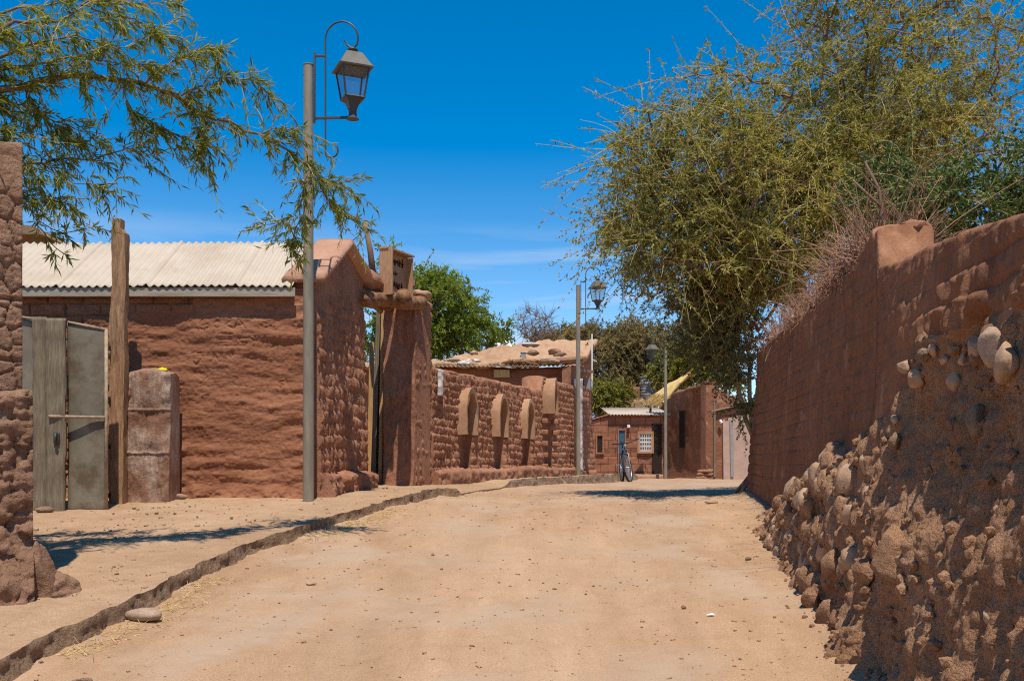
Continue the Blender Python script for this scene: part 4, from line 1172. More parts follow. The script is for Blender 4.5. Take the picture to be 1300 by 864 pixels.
def hood(u0, wid, z0, ztop, p, th, seed):
    """an arched mud hood standing out from the wall: two legs and a round head, open below"""
    b = MB(); n = 22
    r = wid / 2; cu = u0 + r; zc = ztop - r * 1.15
    outer = [(-r, z0)] + [(-r, z0 + (zc - z0) * s) for s in (.33, .66)] + [(-r * math.cos(a), zc + r * 1.15 * math.sin(a)) for a in np.linspace(0, PI, n)] + [(r, z0 + (zc - z0) * s) for s in (.66, .33)] + [(r, z0)]
    ri = r - th
    inner = [(-ri, z0)] + [(-ri, z0 + (zc - z0) * s) for s in (.33, .66)] + [(-ri * math.cos(a), zc + (r * 1.15 - th) * math.sin(a)) for a in np.linspace(0, PI, n)] + [(ri, z0 + (zc - z0) * s) for s in (.66, .33)] + [(ri, z0)]
    m = len(outer); V = []
    for ring, off in ((outer, -.05), (outer, p * .9), ([(x * .98, z) for x, z in outer], p), ([(x * 1.02, z) for x, z in inner], p), (inner, p * .9), (inner, -.05)):
        for (x, z) in ring:
            j = mnoise.noise(Vector((x * 9, z * 9, off * 9 + seed))) * .012
            q_ = AA + ad * (cu + x) + an * ((off if off < 0 else off * (1.10 - .62 * (x + r) / (2 * r))) + j); V.append((q_[0], q_[1], z + j))
    Fs = []
    for k in range(5):
        for i in range(m - 1): Fs.append((k*m+i, k*m+i+1, (k+1)*m+i+1, (k+1)*m+i))
    Fs.append(tuple(k*m for k in range(6))); Fs.append(tuple(k*m + m - 1 for k in reversed(range(6))))
    b.add(V, Fs); return b
for i, u0 in enumerate((.85, 2.10, 3.34)):
    o = hood(u0, .62, EYE + .345, EYE + .985, .125, .07, i * 5).build('arch_hood', M['hood'], None, True); autosmooth(o, 50); at(o, t)
o = hood(4.42, .66, EYE + .78, EYE + 1.39, .22, .09, 44).build('arch_hood', M['hood'], None, True); autosmooth(o, 50); at(o, t)
# brick teeth under the fourth hood
b = MB()
for i in range(5):
    for s in (4.46, 5.04):
        z = EYE + .66 - i * .19; q_ = AA + ad * s + an * .06
        b.box((q_[0], q_[1], z), (.08, .10, .085), rz=math.atan2(ad[1], ad[0]), bev=.015)
at(b.build('brick_teeth', M['adobe2'], None, True), t)
b = MB(); q_ = AA + ad * .14 + an * .05
o = rough_box('white_patch', [(q_[0] - .02, q_[1] - .03), (q_[0] + .03, q_[1] - .02), (q_[0] + .05, q_[1] + .06), (q_[0], q_[1] + .06)], ZZ(502, 12.6), ZZ(469, 12.6), .02, .01, 12, M['limewash'], None, 3); at(o, t)

# whitewashed corner post and electric box at the wall's far end
q_ = AB + an * .03
t = thing('corner_post', 'rough stone corner post daubed with white lime at the end of arched wall', 'post', loc=(q_[0], q_[1], float(walk_z(18.6)) - .05))
o = rough_box('post_shaft', [(q_[0] - .06, q_[1] - .05), (q_[0] + .07, q_[1] - .04), (q_[0] + .11, q_[1] + .12), (q_[0] - .02, q_[1] + .12)], float(walk_z(18.6)) - .05, EYE + 1.52, .03, .018, 9, M['limewash'], None, 33); at(o, t)

# ------------------------------------------------------------------ building with the mud roof
bz = float(walk_z(19)) - .08
hb = thing('mud_roof_house', 'old adobe house with sloping mud roof and bare brick end, behind the arched wall', 'house', loc=(1.3, 19.2, bz))
EA, EB = (1.23, 18.72), (1.62, 19.95)
eL = math.hypot(EB[0] - EA[0], EB[1] - EA[1])
def h_end(U, Z):
    k = np.floor(Z / .11); uu = U / .28 + .5 * (k % 2); fu = np.abs(uu - np.floor(uu) - .5) * 2; fz = np.abs(Z / .11 - k - .5) * 2
    return -.02 * np.maximum(sstep(.85, 1, fu), sstep(.7, 1, fz)) + .035 * fbm(U * 4, Z * 3, 0, 5, 161) + .03 * np.clip(1 - (Z - bz) / .5, 0, 1)
o = relief('end_wall', EA, EB, bz, lambda u: np.interp(u, [0, eL], [EYE + 1.74, EYE + 2.36]), .018, h_end, .3, M['adobe2'], None, 1, .04, seed=21); at(o, hb)
o = relief('front_wall', (-3.2, 19.3), (1.25, 19.0), bz, EYE + 1.78, .05, lambda U, Z: .02 * fbm(U * 4, Z * 4, 0, 3, 162), .2, M['adobe'], None, 1, .02, seed=22); at(o, hb)
# roof: an uneven slope of mud with a ragged eave
nu, nv = 150, 34
u, v = np.meshgrid(np.linspace(0, 1, nu), np.linspace(0, 1, nv), indexing='ij')
xr = -3.4 + (1.34 + .40 * v + 3.4) * u
yr = 18.95 + (1.15) * v - .25 * (1 - v) * (u - .6)
rz_ = np.interp(xr, [-3.4, -1.5, -.2, 1.2, 1.8], [1.9, 2.0, 2.32, 2.42, 2.46])
zr = EYE + 1.86 + (rz_ - 1.86) * v ** .85 + .045 * fbm(xr * 3, yr * 4, 0, 4, 163) + .022 * fbm(xr * 11, yr * 9, 0, 3, 164)
yr = yr + .05 * fbm(xr * 3, v * 2, 0, 3, 165)
V = np.stack([xr, yr, zr], -1).reshape(-1, 3); i = np.arange(nu - 1)[:, None] * nv; j = np.arange(nv - 1)[None]
a = (i + j).ravel(); q = np.stack([a, a + nv, a + nv + 1, a + 1], 1)
o = mesh_np('roof', V, q, M['mudroof'], None, True); md = o.modifiers.new('thick', 'SOLIDIFY'); md.thickness = .09; md.offset = -1; at(o, hb)
xs = np.linspace(-3.4, 1.36, 700); V = []
for (yy, zz) in ((18.80, 1.80), (19.2, 1.86)):
    V.append(np.stack([xs, yy - .03 * xs + 0 * xs, EYE + zz - .02 + .012 * np.sin(xs * 2 * PI / .08)], -1))
V = np.concatenate(V); n_ = len(xs); a = np.arange(n_ - 1); q = np.stack([a, a + 1, a + 1 + n_, a + n_], 1)
o = mesh_np('eave_sheet', V, q, M['sheetrust'], None, True); md = o.modifiers.new('thick', 'SOLIDIFY'); md.thickness = .006; at(o, hb)
b = MB(); b.box((XZ(637, 19.05), 19.02, ZZ(474, 19)), (.30, .05, .14)); at(b.build('window_panel', M['thatch'], None), hb)
b = MB(); b.box((XZ(735, 18.9) + .12, 18.95, EYE + 1.70), (.5, .06, .05), rz=.9); at(b.build('beam_end', M['plank'], None), hb)
o = rough_box('back_block', [(-3.2, 19.5), (1.3, 19.3), (1.62, 20.1), (-3.2, 20.3)], bz, EYE + 1.7, .3, .01, 3, M['adobe'], None, 61); at(o, hb)
def onroof(px, py, y):
    k = np.argmin((650 + F * xr / yr - px) ** 2 + (HZ - F * (zr - EYE) / yr - py) ** 2)
    return (xr.ravel()[k], yr.ravel()[k], zr.ravel()[k] + .02)
roofstuff = [('roof_stone', 'pale flat stone on the mud roof edge just right of the pier', 'stone', (575, 459, 19.3), (.13, .08, .05), 'cobble2'),
 ('roof_stone', 'whitish pair lump on the mud roof eave, left of the wood pile', 'stone', (600, 463, 19.1), (.13, .09, .05), 'limewash'),
 ('roof_stone', 'whitish stone on the roof eave nearest the wood pile', 'stone', (588, 464, 19.1), (.10, .08, .045), 'limewash'),
 ('roof_stone', 'white flat slab high on the mud roof ridge', 'stone', (674, 438, 20.0), (.15, .08, .03), 'limewash'),
 ('roof_stone', 'pale flat rock on the eave right of the wood pile', 'stone', (704, 465, 19.0), (.11, .08, .04), 'cobble2'),
 ('roof_stone', 'dark lump of mud in the middle of the roof slope', 'stone', (676, 449, 19.5), (.10, .08, .05), 'kerb'),
 ('roof_stone', 'brown clod at the right of the roof slope by the lamp pole', 'stone', (712, 452, 19.4), (.14, .1, .05), 'kerb'),
 ('roof_stone', 'brown clod near the top of the roof beside the lamp pole', 'stone', (704, 448, 19.6), (.10, .08, .05), 'oldmud'),
 ('roof_stone', 'reddish stone at the left end of the mud roof ridge', 'stone', (602, 449, 19.9), (.07, .06, .035), 'cobble')]
for k, (nm, lab, cat, p, r, mt) in enumerate(roofstuff):
    o = rock(nm, (0, 0, 0), [q * 1.25 for q in r], M[mt], (0, 0, 0), 3, .22, 70 + k, None, .25); o.location = onroof(*p); tag(o, lab, cat, 'stones weighing down the mud roof')
b = MB(); c = onroof(664, 462, 19.0); rs = random.Random(9)
for i in range(34):
    x = c[0] + rs.uniform(-.32, .32); l = rs.uniform(.08, .2); a = rs.uniform(-.9, .9)
    b.tube([(x - l * math.cos(a), c[1] + rs.uniform(-.1, .1), c[2] + rs.uniform(-.03, .05) - l * math.sin(a) * .25), (x + l * math.cos(a), c[1] + rs.uniform(-.1, .1), c[2] + rs.uniform(-.03, .05) + l * math.sin(a) * .25)], rs.uniform(.012, .024), 6)
tag(b.build('firewood', M['logs'], None), 'heap of short broken wood on the mud roof eave', 'firewood', kind='stuff')
b = MB(); b.box(onroof(667, 457, 19.05), (.66, .05, .03), ry=.0, bev=.004)
tag(b.build('roof_plank', M['pinewood'], None), 'pale plank laid across the broken wood on the mud roof', 'plank')
b = MB(); b.box(onroof(716, 462, 19.0), (.9, .12, .06), ry=-.06, bev=.01)
tag(b.build('roof_plank', M['hood'], None), 'wide tan board along the roof eave behind the second lamp', 'plank')
b = MB(); b.box((0, 0, 0), (.10, .08, .12), bev=.008); o = b.build('roof_vent', M['grey'], None); o.location = onroof(665, 453, 19.3)
b = MB(); b.box((0, 0, .065), (.12, .10, .015), bev=.003); b.build('vent_cap', M['steel'], o)
tag(o, 'small grey square vent box standing on the mud roof', 'vent')
eb = thing('electric_box', 'small grey electric meter box with conduit on the bare brick house end', 'electric box', loc=(XZ(744, 19.2) + .02, 19.2, ZZ(488, 19.2)), rz=math.atan2(EB[1]-EA[1], EB[0]-EA[0]))
b = MB(); b.box((0, -.03, 0), (.26, .10, .20), bev=.01); b.build('case', M['grey'], eb)
b = MB(); b.box((0, -.088, .01), (.16, .012, .12), bev=.004); b.build('cover', M['steel'], eb)
b = MB(); b.tube([(.20, -.05, -.05), (.20, -.05, 1.0)], .016, 8); b.tube([(.2, -.05, .5), (.6, -.05, .5)], .012, 6); b.build('conduit', M['white'], eb)
o = rough_box('doorstep', [(XZ(747, 19), 18.9), (XZ(757, 19), 18.9), (XZ(758, 19.3), 19.4), (XZ(748, 19.3), 19.4)], bz, float(walk_z(19)) + .1, .05, .01, 8, M['adobe2'], None, 77)
tag(o, 'low mud block step at the foot of the bare brick house end', 'step')

# white domed tower and pole far behind
t = thing('chapel_dome', 'tiny far white dome with a thin mast behind the mud roof', 'dome', loc=(XZ(642, 70), 70, ZZ(445, 70)))
b = MB(); b.lathe((0, 0, -3), [(.95, 0), (.95, 3.0), (.85, 3.35), (.55, 3.6), (.2, 3.72), (.05, 3.75)], 16); b.build('dome', M['white'], t, True)
b = MB(); b.tube([(0, 0, .7), (0, 0, 2.0)], .05, 6); b.build('mast', M['white'], t)
# ------------------------------------------------------------------ far end of the street
fy = 28.0
fz = float(road_z(fy)) - .1
h = thing('block_house', 'low red mud block house with blue door and white barred window ending the street', 'house', loc=(XZ(795, fy), fy, fz))
fx0, fx1 = XZ(752, fy), XZ(842, fy)
o = relief('wall', (fx0 - .3, fy), (fx1, fy), fz, lambda u: EYE + np.interp(u, [0, .3, .80, 2.4], [1.05, 1.12, 1.27, 1.27]), .03, lambda U, Z: .012 * fbm(U * 5, Z * 5, 0, 4, 201), .25, M['blocks'], None, 1, .02, seed=31); at(o, h)
rx = np.linspace(fx0 + .45, fx1 + .2, 260)
V = np.concatenate([np.stack([rx, 0 * rx + fy - .14, EYE + 1.285 + .012 * np.sin(rx * 2 * PI / .09)], -1), np.stack([rx, 0 * rx + fy + 2.6, EYE + 1.62 + .012 * np.sin(rx * 2 * PI / .09)], -1)])
n_ = len(rx); a = np.arange(n_ - 1); q = np.stack([a, a + 1, a + 1 + n_, a + n_], 1)
o = mesh_np('roof', V, q, M['corrugated'], None, True); md = o.modifiers.new('thick', 'SOLIDIFY'); md.thickness = .012; at(o, h)
b = MB(); b.hexa([(fx0 - .35, fy - .05, EYE + 1.04), (fx0 + .5, fy - .05, EYE + 1.28), (fx0 + .5, fy + 2.5, EYE + 1.28), (fx0 - .35, fy + 2.5, EYE + 1.04)],
                 [(fx0 - .35, fy - .05, EYE + 1.08), (fx0 + .5, fy - .05, EYE + 1.32), (fx0 + .5, fy + 2.5, EYE + 1.32), (fx0 - .35, fy + 2.5, EYE + 1.08)])
at(b.build('verge', M['adobe2'], None), h)
def opening(px0, py0, px1, py1, y, nm, mat, parent, fr=.05, fmat='hood', depth=.03):
    x0, x1, z1, z0 = XZ(px0, y), XZ(px1, y), ZZ(py0, y), ZZ(py1, y)
    b = MB(); b.box(((x0 + x1) / 2, y - .012, (z0 + z1) / 2), (x1 - x0, .03, z1 - z0)); o = b.build(nm, M[mat], None); at(o, parent)
    if fr:
        f = MB(); e = y - depth
        f.box(((x0 + x1) / 2, e, z1 + fr / 2), (x1 - x0 + 2 * fr, .07, fr), bev=.004)
        if nm != 'door': f.box(((x0 + x1) / 2, e, z0 - fr / 2), (x1 - x0 + 2 * fr, .07, fr), bev=.004)
        for x in (x0 - fr / 2, x1 + fr / 2): f.box((x, e, (z0 + z1) / 2), (fr, .068, z1 - z0), bev=.004)
        fo = f.build('door_frame' if nm == 'door' else 'window_frame', M[fmat], None); at(fo, parent)
        fo.parent = o; fo.matrix_parent_inverse = (Matrix.Translation(parent.location)).inverted() @ Matrix.Identity(4)
        fo.matrix_parent_inverse = (o.matrix_parent_inverse @ Matrix.Identity(4)).inverted() @ o.matrix_parent_inverse if False else Matrix.Identity(4)
    return o
opening(785.5, 546, 793, 602, fy, 'door', 'blue', h, .035, 'adobe2')
w_ = opening(812, 550.5, 826.5, 572, fy, 'window', 'grey', h, .07)
opening(758, 553, 764.5, 574, fy, 'window', 'dark', h, .045, 'adobe2')
b = MB()
x0, x1, z1, z0 = XZ(812, fy), XZ(826.5, fy), ZZ(550.5, fy), ZZ(572, fy)
for i in range(6): x = x0 + (x1 - x0) * i / 5; b.tube([(x, fy - .045, z0), (x, fy - .045, z1)], .008, 6)
for i in range(5): z = z0 + (z1 - z0) * i / 4; b.tube([(x0, fy - .047, z), (x1, fy - .047, z)], .008, 6)
g = b.build('window_grille', M['white'], None); g.parent = w_
opening(827.5, 538, 840, 602.5, fy, 'doorway', 'dark', h, 0)
b = MB(); b.box((XZ(797.5, fy), fy - .08, ZZ(541, fy)), (.08, .1, .08), bev=.01); at(b.build('wall_light', M['white'], None), h)
o = rough_box('doorstep', [(XZ(786, fy), fy - .55), (XZ(838, fy), fy - .55), (XZ(838, fy), fy - .02), (XZ(786, fy), fy - .02)], fz, ZZ(601.6, fy), .06, .012, 6, M['hood'], None, 88)
tag(o, 'long low mud step in front of the blue door and dark doorway', 'step')

# red plastered house
hz_ = float(road_z(27)) - .1
C0, C1, C2 = (XZ(837, 31.2), 31.2), (XZ(896, 27.0), 27.0), (XZ(948, 27.35), 27.35)
h = thing('plastered_house', 'smooth dark red plastered house with slit window and thatched awning, right side of street', 'house', loc=(C1[0], C1[1], hz_))
sL = math.hypot(C1[0] - C0[0], C1[1] - C0[1])
o = relief('side_wall', C0, C1, hz_, lambda u: EYE + np.interp(u, [0, sL * .5, sL], [2.0, 2.06, 2.15]), .04, lambda U, Z: .012 * fbm(U * 2, Z * 2, 0, 4, 211) + .05 * np.clip(1 - (Z - hz_) / .35, 0, 1), .3, M['adobe'], None, 1, .05, topn=.02, seed=41); at(o, h)
o = relief('front_wall', C1, C2, hz_, lambda u: EYE + np.interp(u, [0, .35, .8, 1.5], [2.13, 2.02, 1.78, 1.75]), .025, lambda U, Z: .035 * fbm(U * 4, Z * 3, 0, 5, 212), .3, M['adobe2'], None, 1, .06, topn=.02, seed=42); at(o, h)
o = rough_box('house_core', [(C0[0] + .15, C0[1] - .4), (C1[0] + .02, C1[1] + .25), (C2[0], C2[1] + .2), (C2[0] - .3, 31)], hz_, EYE + 1.65, .4, .01, 2, M['adobe'], None, 43); at(o, h)
sd = np.array([C1[0] - C0[0], C1[1] - C0[1]]) / sL; sn = np.array([sd[1], -sd[0]])
def side_at(px):   # the side wall's point on a sight line
    ss = np.linspace(0, sL, 4000); X = C0[0] + sd[0] * ss; Y = C0[1] + sd[1] * ss
    k = int(np.argmin(abs(650 + F * X / Y - px))); return np.array([X[k], Y[k]])
a_, b_ = side_at(863.5), side_at(870.5); cx = (a_ + b_) / 2 + sn * .005
b = MB(); b.box((cx[0], cx[1], (ZZ(521, cx[1]) + ZZ(568, cx[1])) / 2), (np.hypot(*(b_ - a_)), .05, ZZ(521, cx[1]) - ZZ(568, cx[1])), rz=math.atan2(sd[1], sd[0]))
at(b.build('slit_window', M['dark'], None), h)
st = thing('stone_heap', 'rubble stones piled at the plastered house corner', 'stones', loc=(C1[0], C1[1], hz_))
for k in range(12):
    o = rock('stone', (0, 0, 0), (.12, .1, .06), M['adobe2'], (0, 0, k), 2, .25, 90 + k, None); o.location = (C1[0] - .18 + .11 * (k % 4) + .03 * k / 12, C1[1] - .22 + .02 * (k % 3), hz_ + .13 + .085 * (k // 4)); at(o, st)
# thatch: a tilted straw mat with ragged edges on two poles
t = thing('thatch_awning', 'yellow straw awning sloping from the plastered house roof to the left', 'awning', loc=(XZ(848, 28), 28, EYE + 1.7))
A0, B0, C_, D_ = np.array(P(864, 479, 28.2)), np.array(P(873, 476, 27.4)), np.array(P(843, 508, 27.4)), np.array(P(822, 506, 28.6))
nu, nv = 60, 24; u, v = np.meshgrid(np.linspace(0, 1, nu), np.linspace(0, 1, nv), indexing='ij')
Pt = (A0 * ((1 - u) * (1 - v))[..., None] + D_ * (u * (1 - v))[..., None] + C_ * (u * v)[..., None] + B0 * ((1 - u) * v)[..., None])
Pt[..., 2] += .05 * np.sin(u * PI) - .05 * u ** 2 + .03 * vn(u * 3, v * 20, 0, 221) + .02 * vn(u * 8, v * 9, 0, 222)
Pt[..., 0] -= .06 * (u > .97) * (vn(v * 40, 0, 0, 223))
V = Pt.reshape(-1, 3); i = np.arange(nu - 1)[:, None] * nv; j = np.arange(nv - 1)[None]; a = (i + j).ravel(); q = np.stack([a, a + nv, a + nv + 1, a + 1], 1)
o = mesh_np('thatch', V, q, M['thatch'], None, True); md = o.modifiers.new('thick', 'SOLIDIFY'); md.thickness = .07; at(o, t)
rg = np.random.default_rng(3); k = 260
vv = rg.random(k); S = D_ * (1 - vv)[:, None] + C_ * vv[:, None] + rg.normal(size=(k, 3)) * .02; Dd = np.repeat((D_ - A0)[None], k, 0) * .8 + rg.normal(size=(k, 3)) * .12
Pp = twig_sets(S - .2 * Dd / np.linalg.norm(Dd, axis=1, keepdims=True), Dd, rg.uniform(.2, .38, k), np.full(k, .3), rg, 4, .1); V, q = twig_mesh(Pp, .008, .003)
at(mesh_np('straw_fringe', V, q, M['thatch'], None, True), t)
b = MB(); b.tube([tuple(A0 + [0, 0, -.05]), tuple(B0 + [.05, 0, .05])], .05, 8); b.tube([tuple(D_ + [.1, .1, -.06]), (D_[0] + .1, D_[1] + .1, hz_)], .035, 8)
at(b.build('awning_poles', M['logs'], None, True), t)

# annex with pale door
ay = 25.2
az = float(road_z(ay)) - .1
h = thing('lean_to', 'low red lean-to with slanting top and tall pale pink door beside the slim tree', 'shed', loc=(XZ(920, ay), ay, az))
x0, x1 = XZ(905, ay), XZ(962, ay - .4)
o = relief('wall', (x0, ay), (x1, ay - .3), az, lambda u: EYE + np.interp(u, [0, 1.1], [1.22, 1.46]), .03, lambda U, Z: .012 * fbm(U * 3, Z * 3, 0, 4, 231), .2, M['adobe'], None, 1, .02, seed=51); at(o, h)
b = MB(); zt0, zt1 = ZZ(533, ay), ZZ(523, ay); z0 = az + .08
b.hexa([(XZ(917, ay), ay - .16, z0), (XZ(950, ay), ay - .36, z0), (XZ(950, ay), ay - .18, z0), (XZ(917, ay), ay - .0, z0)], [(XZ(916, ay), ay - .16, zt0), (XZ(950, ay), ay - .36, zt1), (XZ(950, ay), ay - .18, zt1), (XZ(916, ay), ay - .0, zt0)])
d_ = b.build('door', M['pinkdoor'], None); at(d_, h)
b = MB(); b.hexa([(XZ(925, ay), ay - .25, z0 + .1), (XZ(928.5, ay), ay - .27, z0 + .1), (XZ(928.5, ay), ay - .2, z0 + .1), (XZ(925, ay), ay - .18, z0 + .1)], [(XZ(924, ay), ay - .25, zt0 - .03), (XZ(927.5, ay), ay - .27, zt0), (XZ(927.5, ay), ay - .2, zt0), (XZ(924, ay), ay - .18, zt0 - .03)])
s_ = b.build('door_strap', M['grey'], None); s_.parent = d_
b = MB(); b.tube([(XZ(912.5, ay), ay - .14, ZZ(533, ay)), (XZ(914.5, ay), ay - .16, ZZ(537, ay))], .035, 8); at(b.build('wall_light', M['white'], None), h)
b = MB(); b.box((XZ(906.5, ay), ay - .06, EYE + .55), (.05, .06, 1.95)); at(b.build('door_post', M['plank'], None), h)
b = MB(); b.hexa([(x0 - .05, ay - .08, EYE + 1.22), (x1, ay - .4, EYE + 1.47), (x1, ay + .5, EYE + 1.47), (x0 - .05, ay + .5, EYE + 1.22)], [(x0 - .05, ay - .08, EYE + 1.26), (x1, ay - .4, EYE + 1.51), (x1, ay + .5, EYE + 1.51), (x0 - .05, ay + .5, EYE + 1.26)])
at(b.build('coping', M['hood'], None), h)

# water tank on its platform
ty = 33.0
t = thing('tank_platform', 'tan brick platform with steps carrying the dark water tank', 'platform', loc=(XZ(810, ty), ty, float(road_z(ty))))
at(rough_box('base', [(XZ(788, ty), ty), (XZ(818, ty), ty), (XZ(818, ty), ty + 1.2), (XZ(788, ty), ty + 1.2)], float(road_z(ty)) - .2, ZZ(506, ty), .12, .02, 4, M['hood'], None, 91), t)
at(rough_box('upper_block', [(XZ(803, ty), ty + .3), (XZ(814, ty), ty + .3), (XZ(814, ty), ty + 1.2), (XZ(803, ty), ty + 1.2)], ZZ(507, ty), ZZ(490, ty), .1, .02, 4, M['adobe3'], None, 92), t)
b = MB()
b.box((XZ(813, ty), ty + .5, ZZ(505, ty)), (1.2, 1.0, .06)); 
for px in (802, 812, 821, 832): b.tube([(XZ(px, ty), ty + .05, float(road_z(ty))), (XZ(px, ty), ty + .05, ZZ(505, ty))], .03, 6)
for k in range(6): b.box((XZ(825, ty), ty + .02, ZZ(508 + k * 5, ty)), (.24, .03, .03))
at(b.build('timber_frame', M['plank'], None), t)
t = thing('water_tank', 'ribbed black and grey cylindrical water tank above the low block house', 'water tank', loc=(XZ(825, ty), ty + .5, ZZ(503.5, ty)))
H_ = 26 / F * ty; b = MB()
b.lathe((0, 0, 0), [(.25, 0), (.27, .02)] + [(.27 + (.008 if k % 2 else -.006), .04 + k * (H_ - .1) / 12) for k in range(13)] + [(.275, H_ - .04), (.26, H_)], 28); o = b.build('shell', M['tank'], t, True); autosmooth(o, 30)
b = MB(); b.lathe((0, 0, H_ * .62), [(.285, 0), (.287, .05), (.283, .09)], 28); b.lathe((0, 0, H_ - .01), [(.28, 0), (.29, .02), (.28, .04), (.1, .06)], 28); b.build('band', M['grey'], t, True)

# bicycle, seen nearly head-on
by, bx = 21.2, XZ(795.5, 21.0)
bk = thing('bicycle', 'dark mountain bicycle with wide handlebar standing at the street edge before the blue door', 'bicycle', loc=(bx, by, surf_z(bx, by) - .02), rz=R(-90 + 1)); bk.scale = (.93, .93, .93)
# local x forward, z up
wheels = []
def wheel(cx, nm):
    b = MB(); r = .315
    b.tube([(cx + r * math.cos(a), 0, r + .015 + r * math.sin(a)) for a in np.linspace(0, 2 * PI, 37)], .024, 8, cap=False)
    w = b.build(nm, M['rubber'], bk, True); wheels.append(w)
    b = MB(); b.tube([(cx + .285 * math.cos(a), 0, r + .015 + .285 * math.sin(a)) for a in np.linspace(0, 2 * PI, 37)], .012, 6, cap=False); b.tube([(cx, -.05, r + .015), (cx, .05, r + .015)], .018, 10)
    b.build('rim', M['steel'], w, True)
    b = MB()
    for k in range(18):
        a = k * 2 * PI / 18; b.tube([(cx, .03 * (-1) ** k, r + .015), (cx + .28 * math.cos(a), 0, r + .015 + .28 * math.sin(a))], .0025, 4)
    b.build('spokes', M['steel'], w)
wheel(.52, 'wheel'); wheel(-.52, 'wheel')
b = MB(); hd, hl, bbk, st_ = (.36, 0, .78), (.39, 0, .66), (-.08, 0, .30), (-.22, 0, .74)
for a, c in ((hd, st_), (hl, bbk), (bbk, st_), (hd, hl)): b.tube([a, c], .021, 8)
for s in (-1, 1): b.tube([bbk, (-.52, .06 * s, .33)], .012, 6); b.tube([st_, (-.52, .06 * s, .33)], .010, 6)
b.build('frame', M['frameblack'], bk, True)
b = MB()
for s in (-1, 1): b.tube([hl, (.40, .05 * s, .63), (.52, .055 * s, .33)], .016, 6)
b.tube([(.36, 0, .78), (.34, 0, .86)], .016, 8); b.build('fork', M['grey'], bk, True)
b = MB(); b.tube([(.25, -.31, .92), (.31, -.12, .88), (.34, 0, .87), (.31, .12, .88), (.25, .31, .92)], .014, 8)
b.tube([(.25, -.31, .92), (.22, -.20, .905)], .018, 8); b.tube([(.25, .31, .92), (.22, .20, .905)], .018, 8); b.build('handlebar', M['black'], bk, True)
b = MB(); b.tube([st_, (-.24, 0, .88)], .013, 8)
V, Fa = rock_v((-.27, 0, .905), (.14, .06, .03), (0, 0, 0), 2, .05, 3); b.add(V.tolist(), Fa.tolist()); b.build('saddle', M['black'], bk, True)
b = MB(); b.tube([(-.08, -.07, .30), (-.08, .07, .30)], .05, 12); b.tube([(-.08, .08, .30), (.05, .08, .2)], .01, 6); b.tube([(-.08, -.08, .30), (-.2, -.08, .4)], .01, 6); b.box((.05, .12, .2), (.08, .08, .02)); b.box((-.2, -.12, .4), (.08, .08, .02)); b.build('crank', M['steel'], bk)
b = MB(); b.tube([(-.1, .05, .3), (-.22, .12, .02)], .008, 6); b.build('kickstand', M['steel'], bk)
# front end turned on the steering axis
sm_ = Matrix.Translation((.40, 0, .6)) @ Matrix.Rotation(R(-24), 4, Vector((-.35, 0, .94)).normalized()) @ Matrix.Translation((-.40, 0, -.6))
for o in [wheels[0]] + [c for c in bk.children if c.name.split('.')[0] in ('fork', 'handlebar')]: o.matrix_local = sm_
bk.rotation_euler = (R(3), R(0), bk.rotation_euler.z)

# brown roof glimpsed over the left house
t = thing('background_house', 'small red brown house top with dark overhanging roof behind the corrugated roof', 'house', loc=(XZ(35, 20), 20, EYE + 1))
b = MB(); b.box((XZ(20, 20), 20.5, EYE + 2.6), (1.0, 1.0, 3.9)); at(b.build('wall', M['adobe'], None), t)
b = MB(); y = 20; b.hexa([(XZ(-30, y), 19.8, EYE + 4.55), (XZ(62, y), 19.8, EYE + 4.48), (XZ(62, y), 21.3, EYE + 4.48), (XZ(-30, y), 21.3, EYE + 4.55)], [(XZ(-30, y), 19.8, EYE + 4.78), (XZ(48, y), 19.8, EYE + 4.66), (XZ(48, y), 21.3, EYE + 4.66), (XZ(-30, y), 21.3, EYE + 4.78)])
at(b.build('roof', M['kerb'], None), t)

# ------------------------------------------------------------------ right-hand wall
RA = np.array([.85 + .155 * .9, .9]); RB = np.array([.85 + .155 * 10.9, 10.9]); RL = np.hypot(*(RB - RA)); rd = (RB - RA) / RL; rn = np.array([-rd[1], rd[0]])
def ry_(u): return RA[1] + rd[1] * u
rzb = lambda u: road_z(ry_(u)) - .10
def rtop(u):
    y = ry_(u)
    near = np.interp(y, [0, 3.07, 3.6, 3.75, 4.25, 5.1], [.70, .775, .845, .865, .905, .985])
    far = np.interp(y, [5.1, 5.45, 5.6, 7.2, 8.9, 10.9], [1.17, 1.19, 1.12, 1.125, 1.15, 1.185])
    return EYE + np.where(y < 5.12, near, far) + .016 * fbm(u * 2.5, 0, 0, 4, 301) + .035 * fbm(u * 9, 3, 0, 3, 300) * ((y > 5.1) & (y < 5.6))
def ero_top(u): return EYE + np.interp(ry_(u), [0, 1.5, 3.3, 4.3, 4.5, 5.2, 6.2, 7.0, 7.6, 8.3, 9], [.40, .42, .46, .45, .25, .12, .05, -.12, -.35, -.75, -1.0])
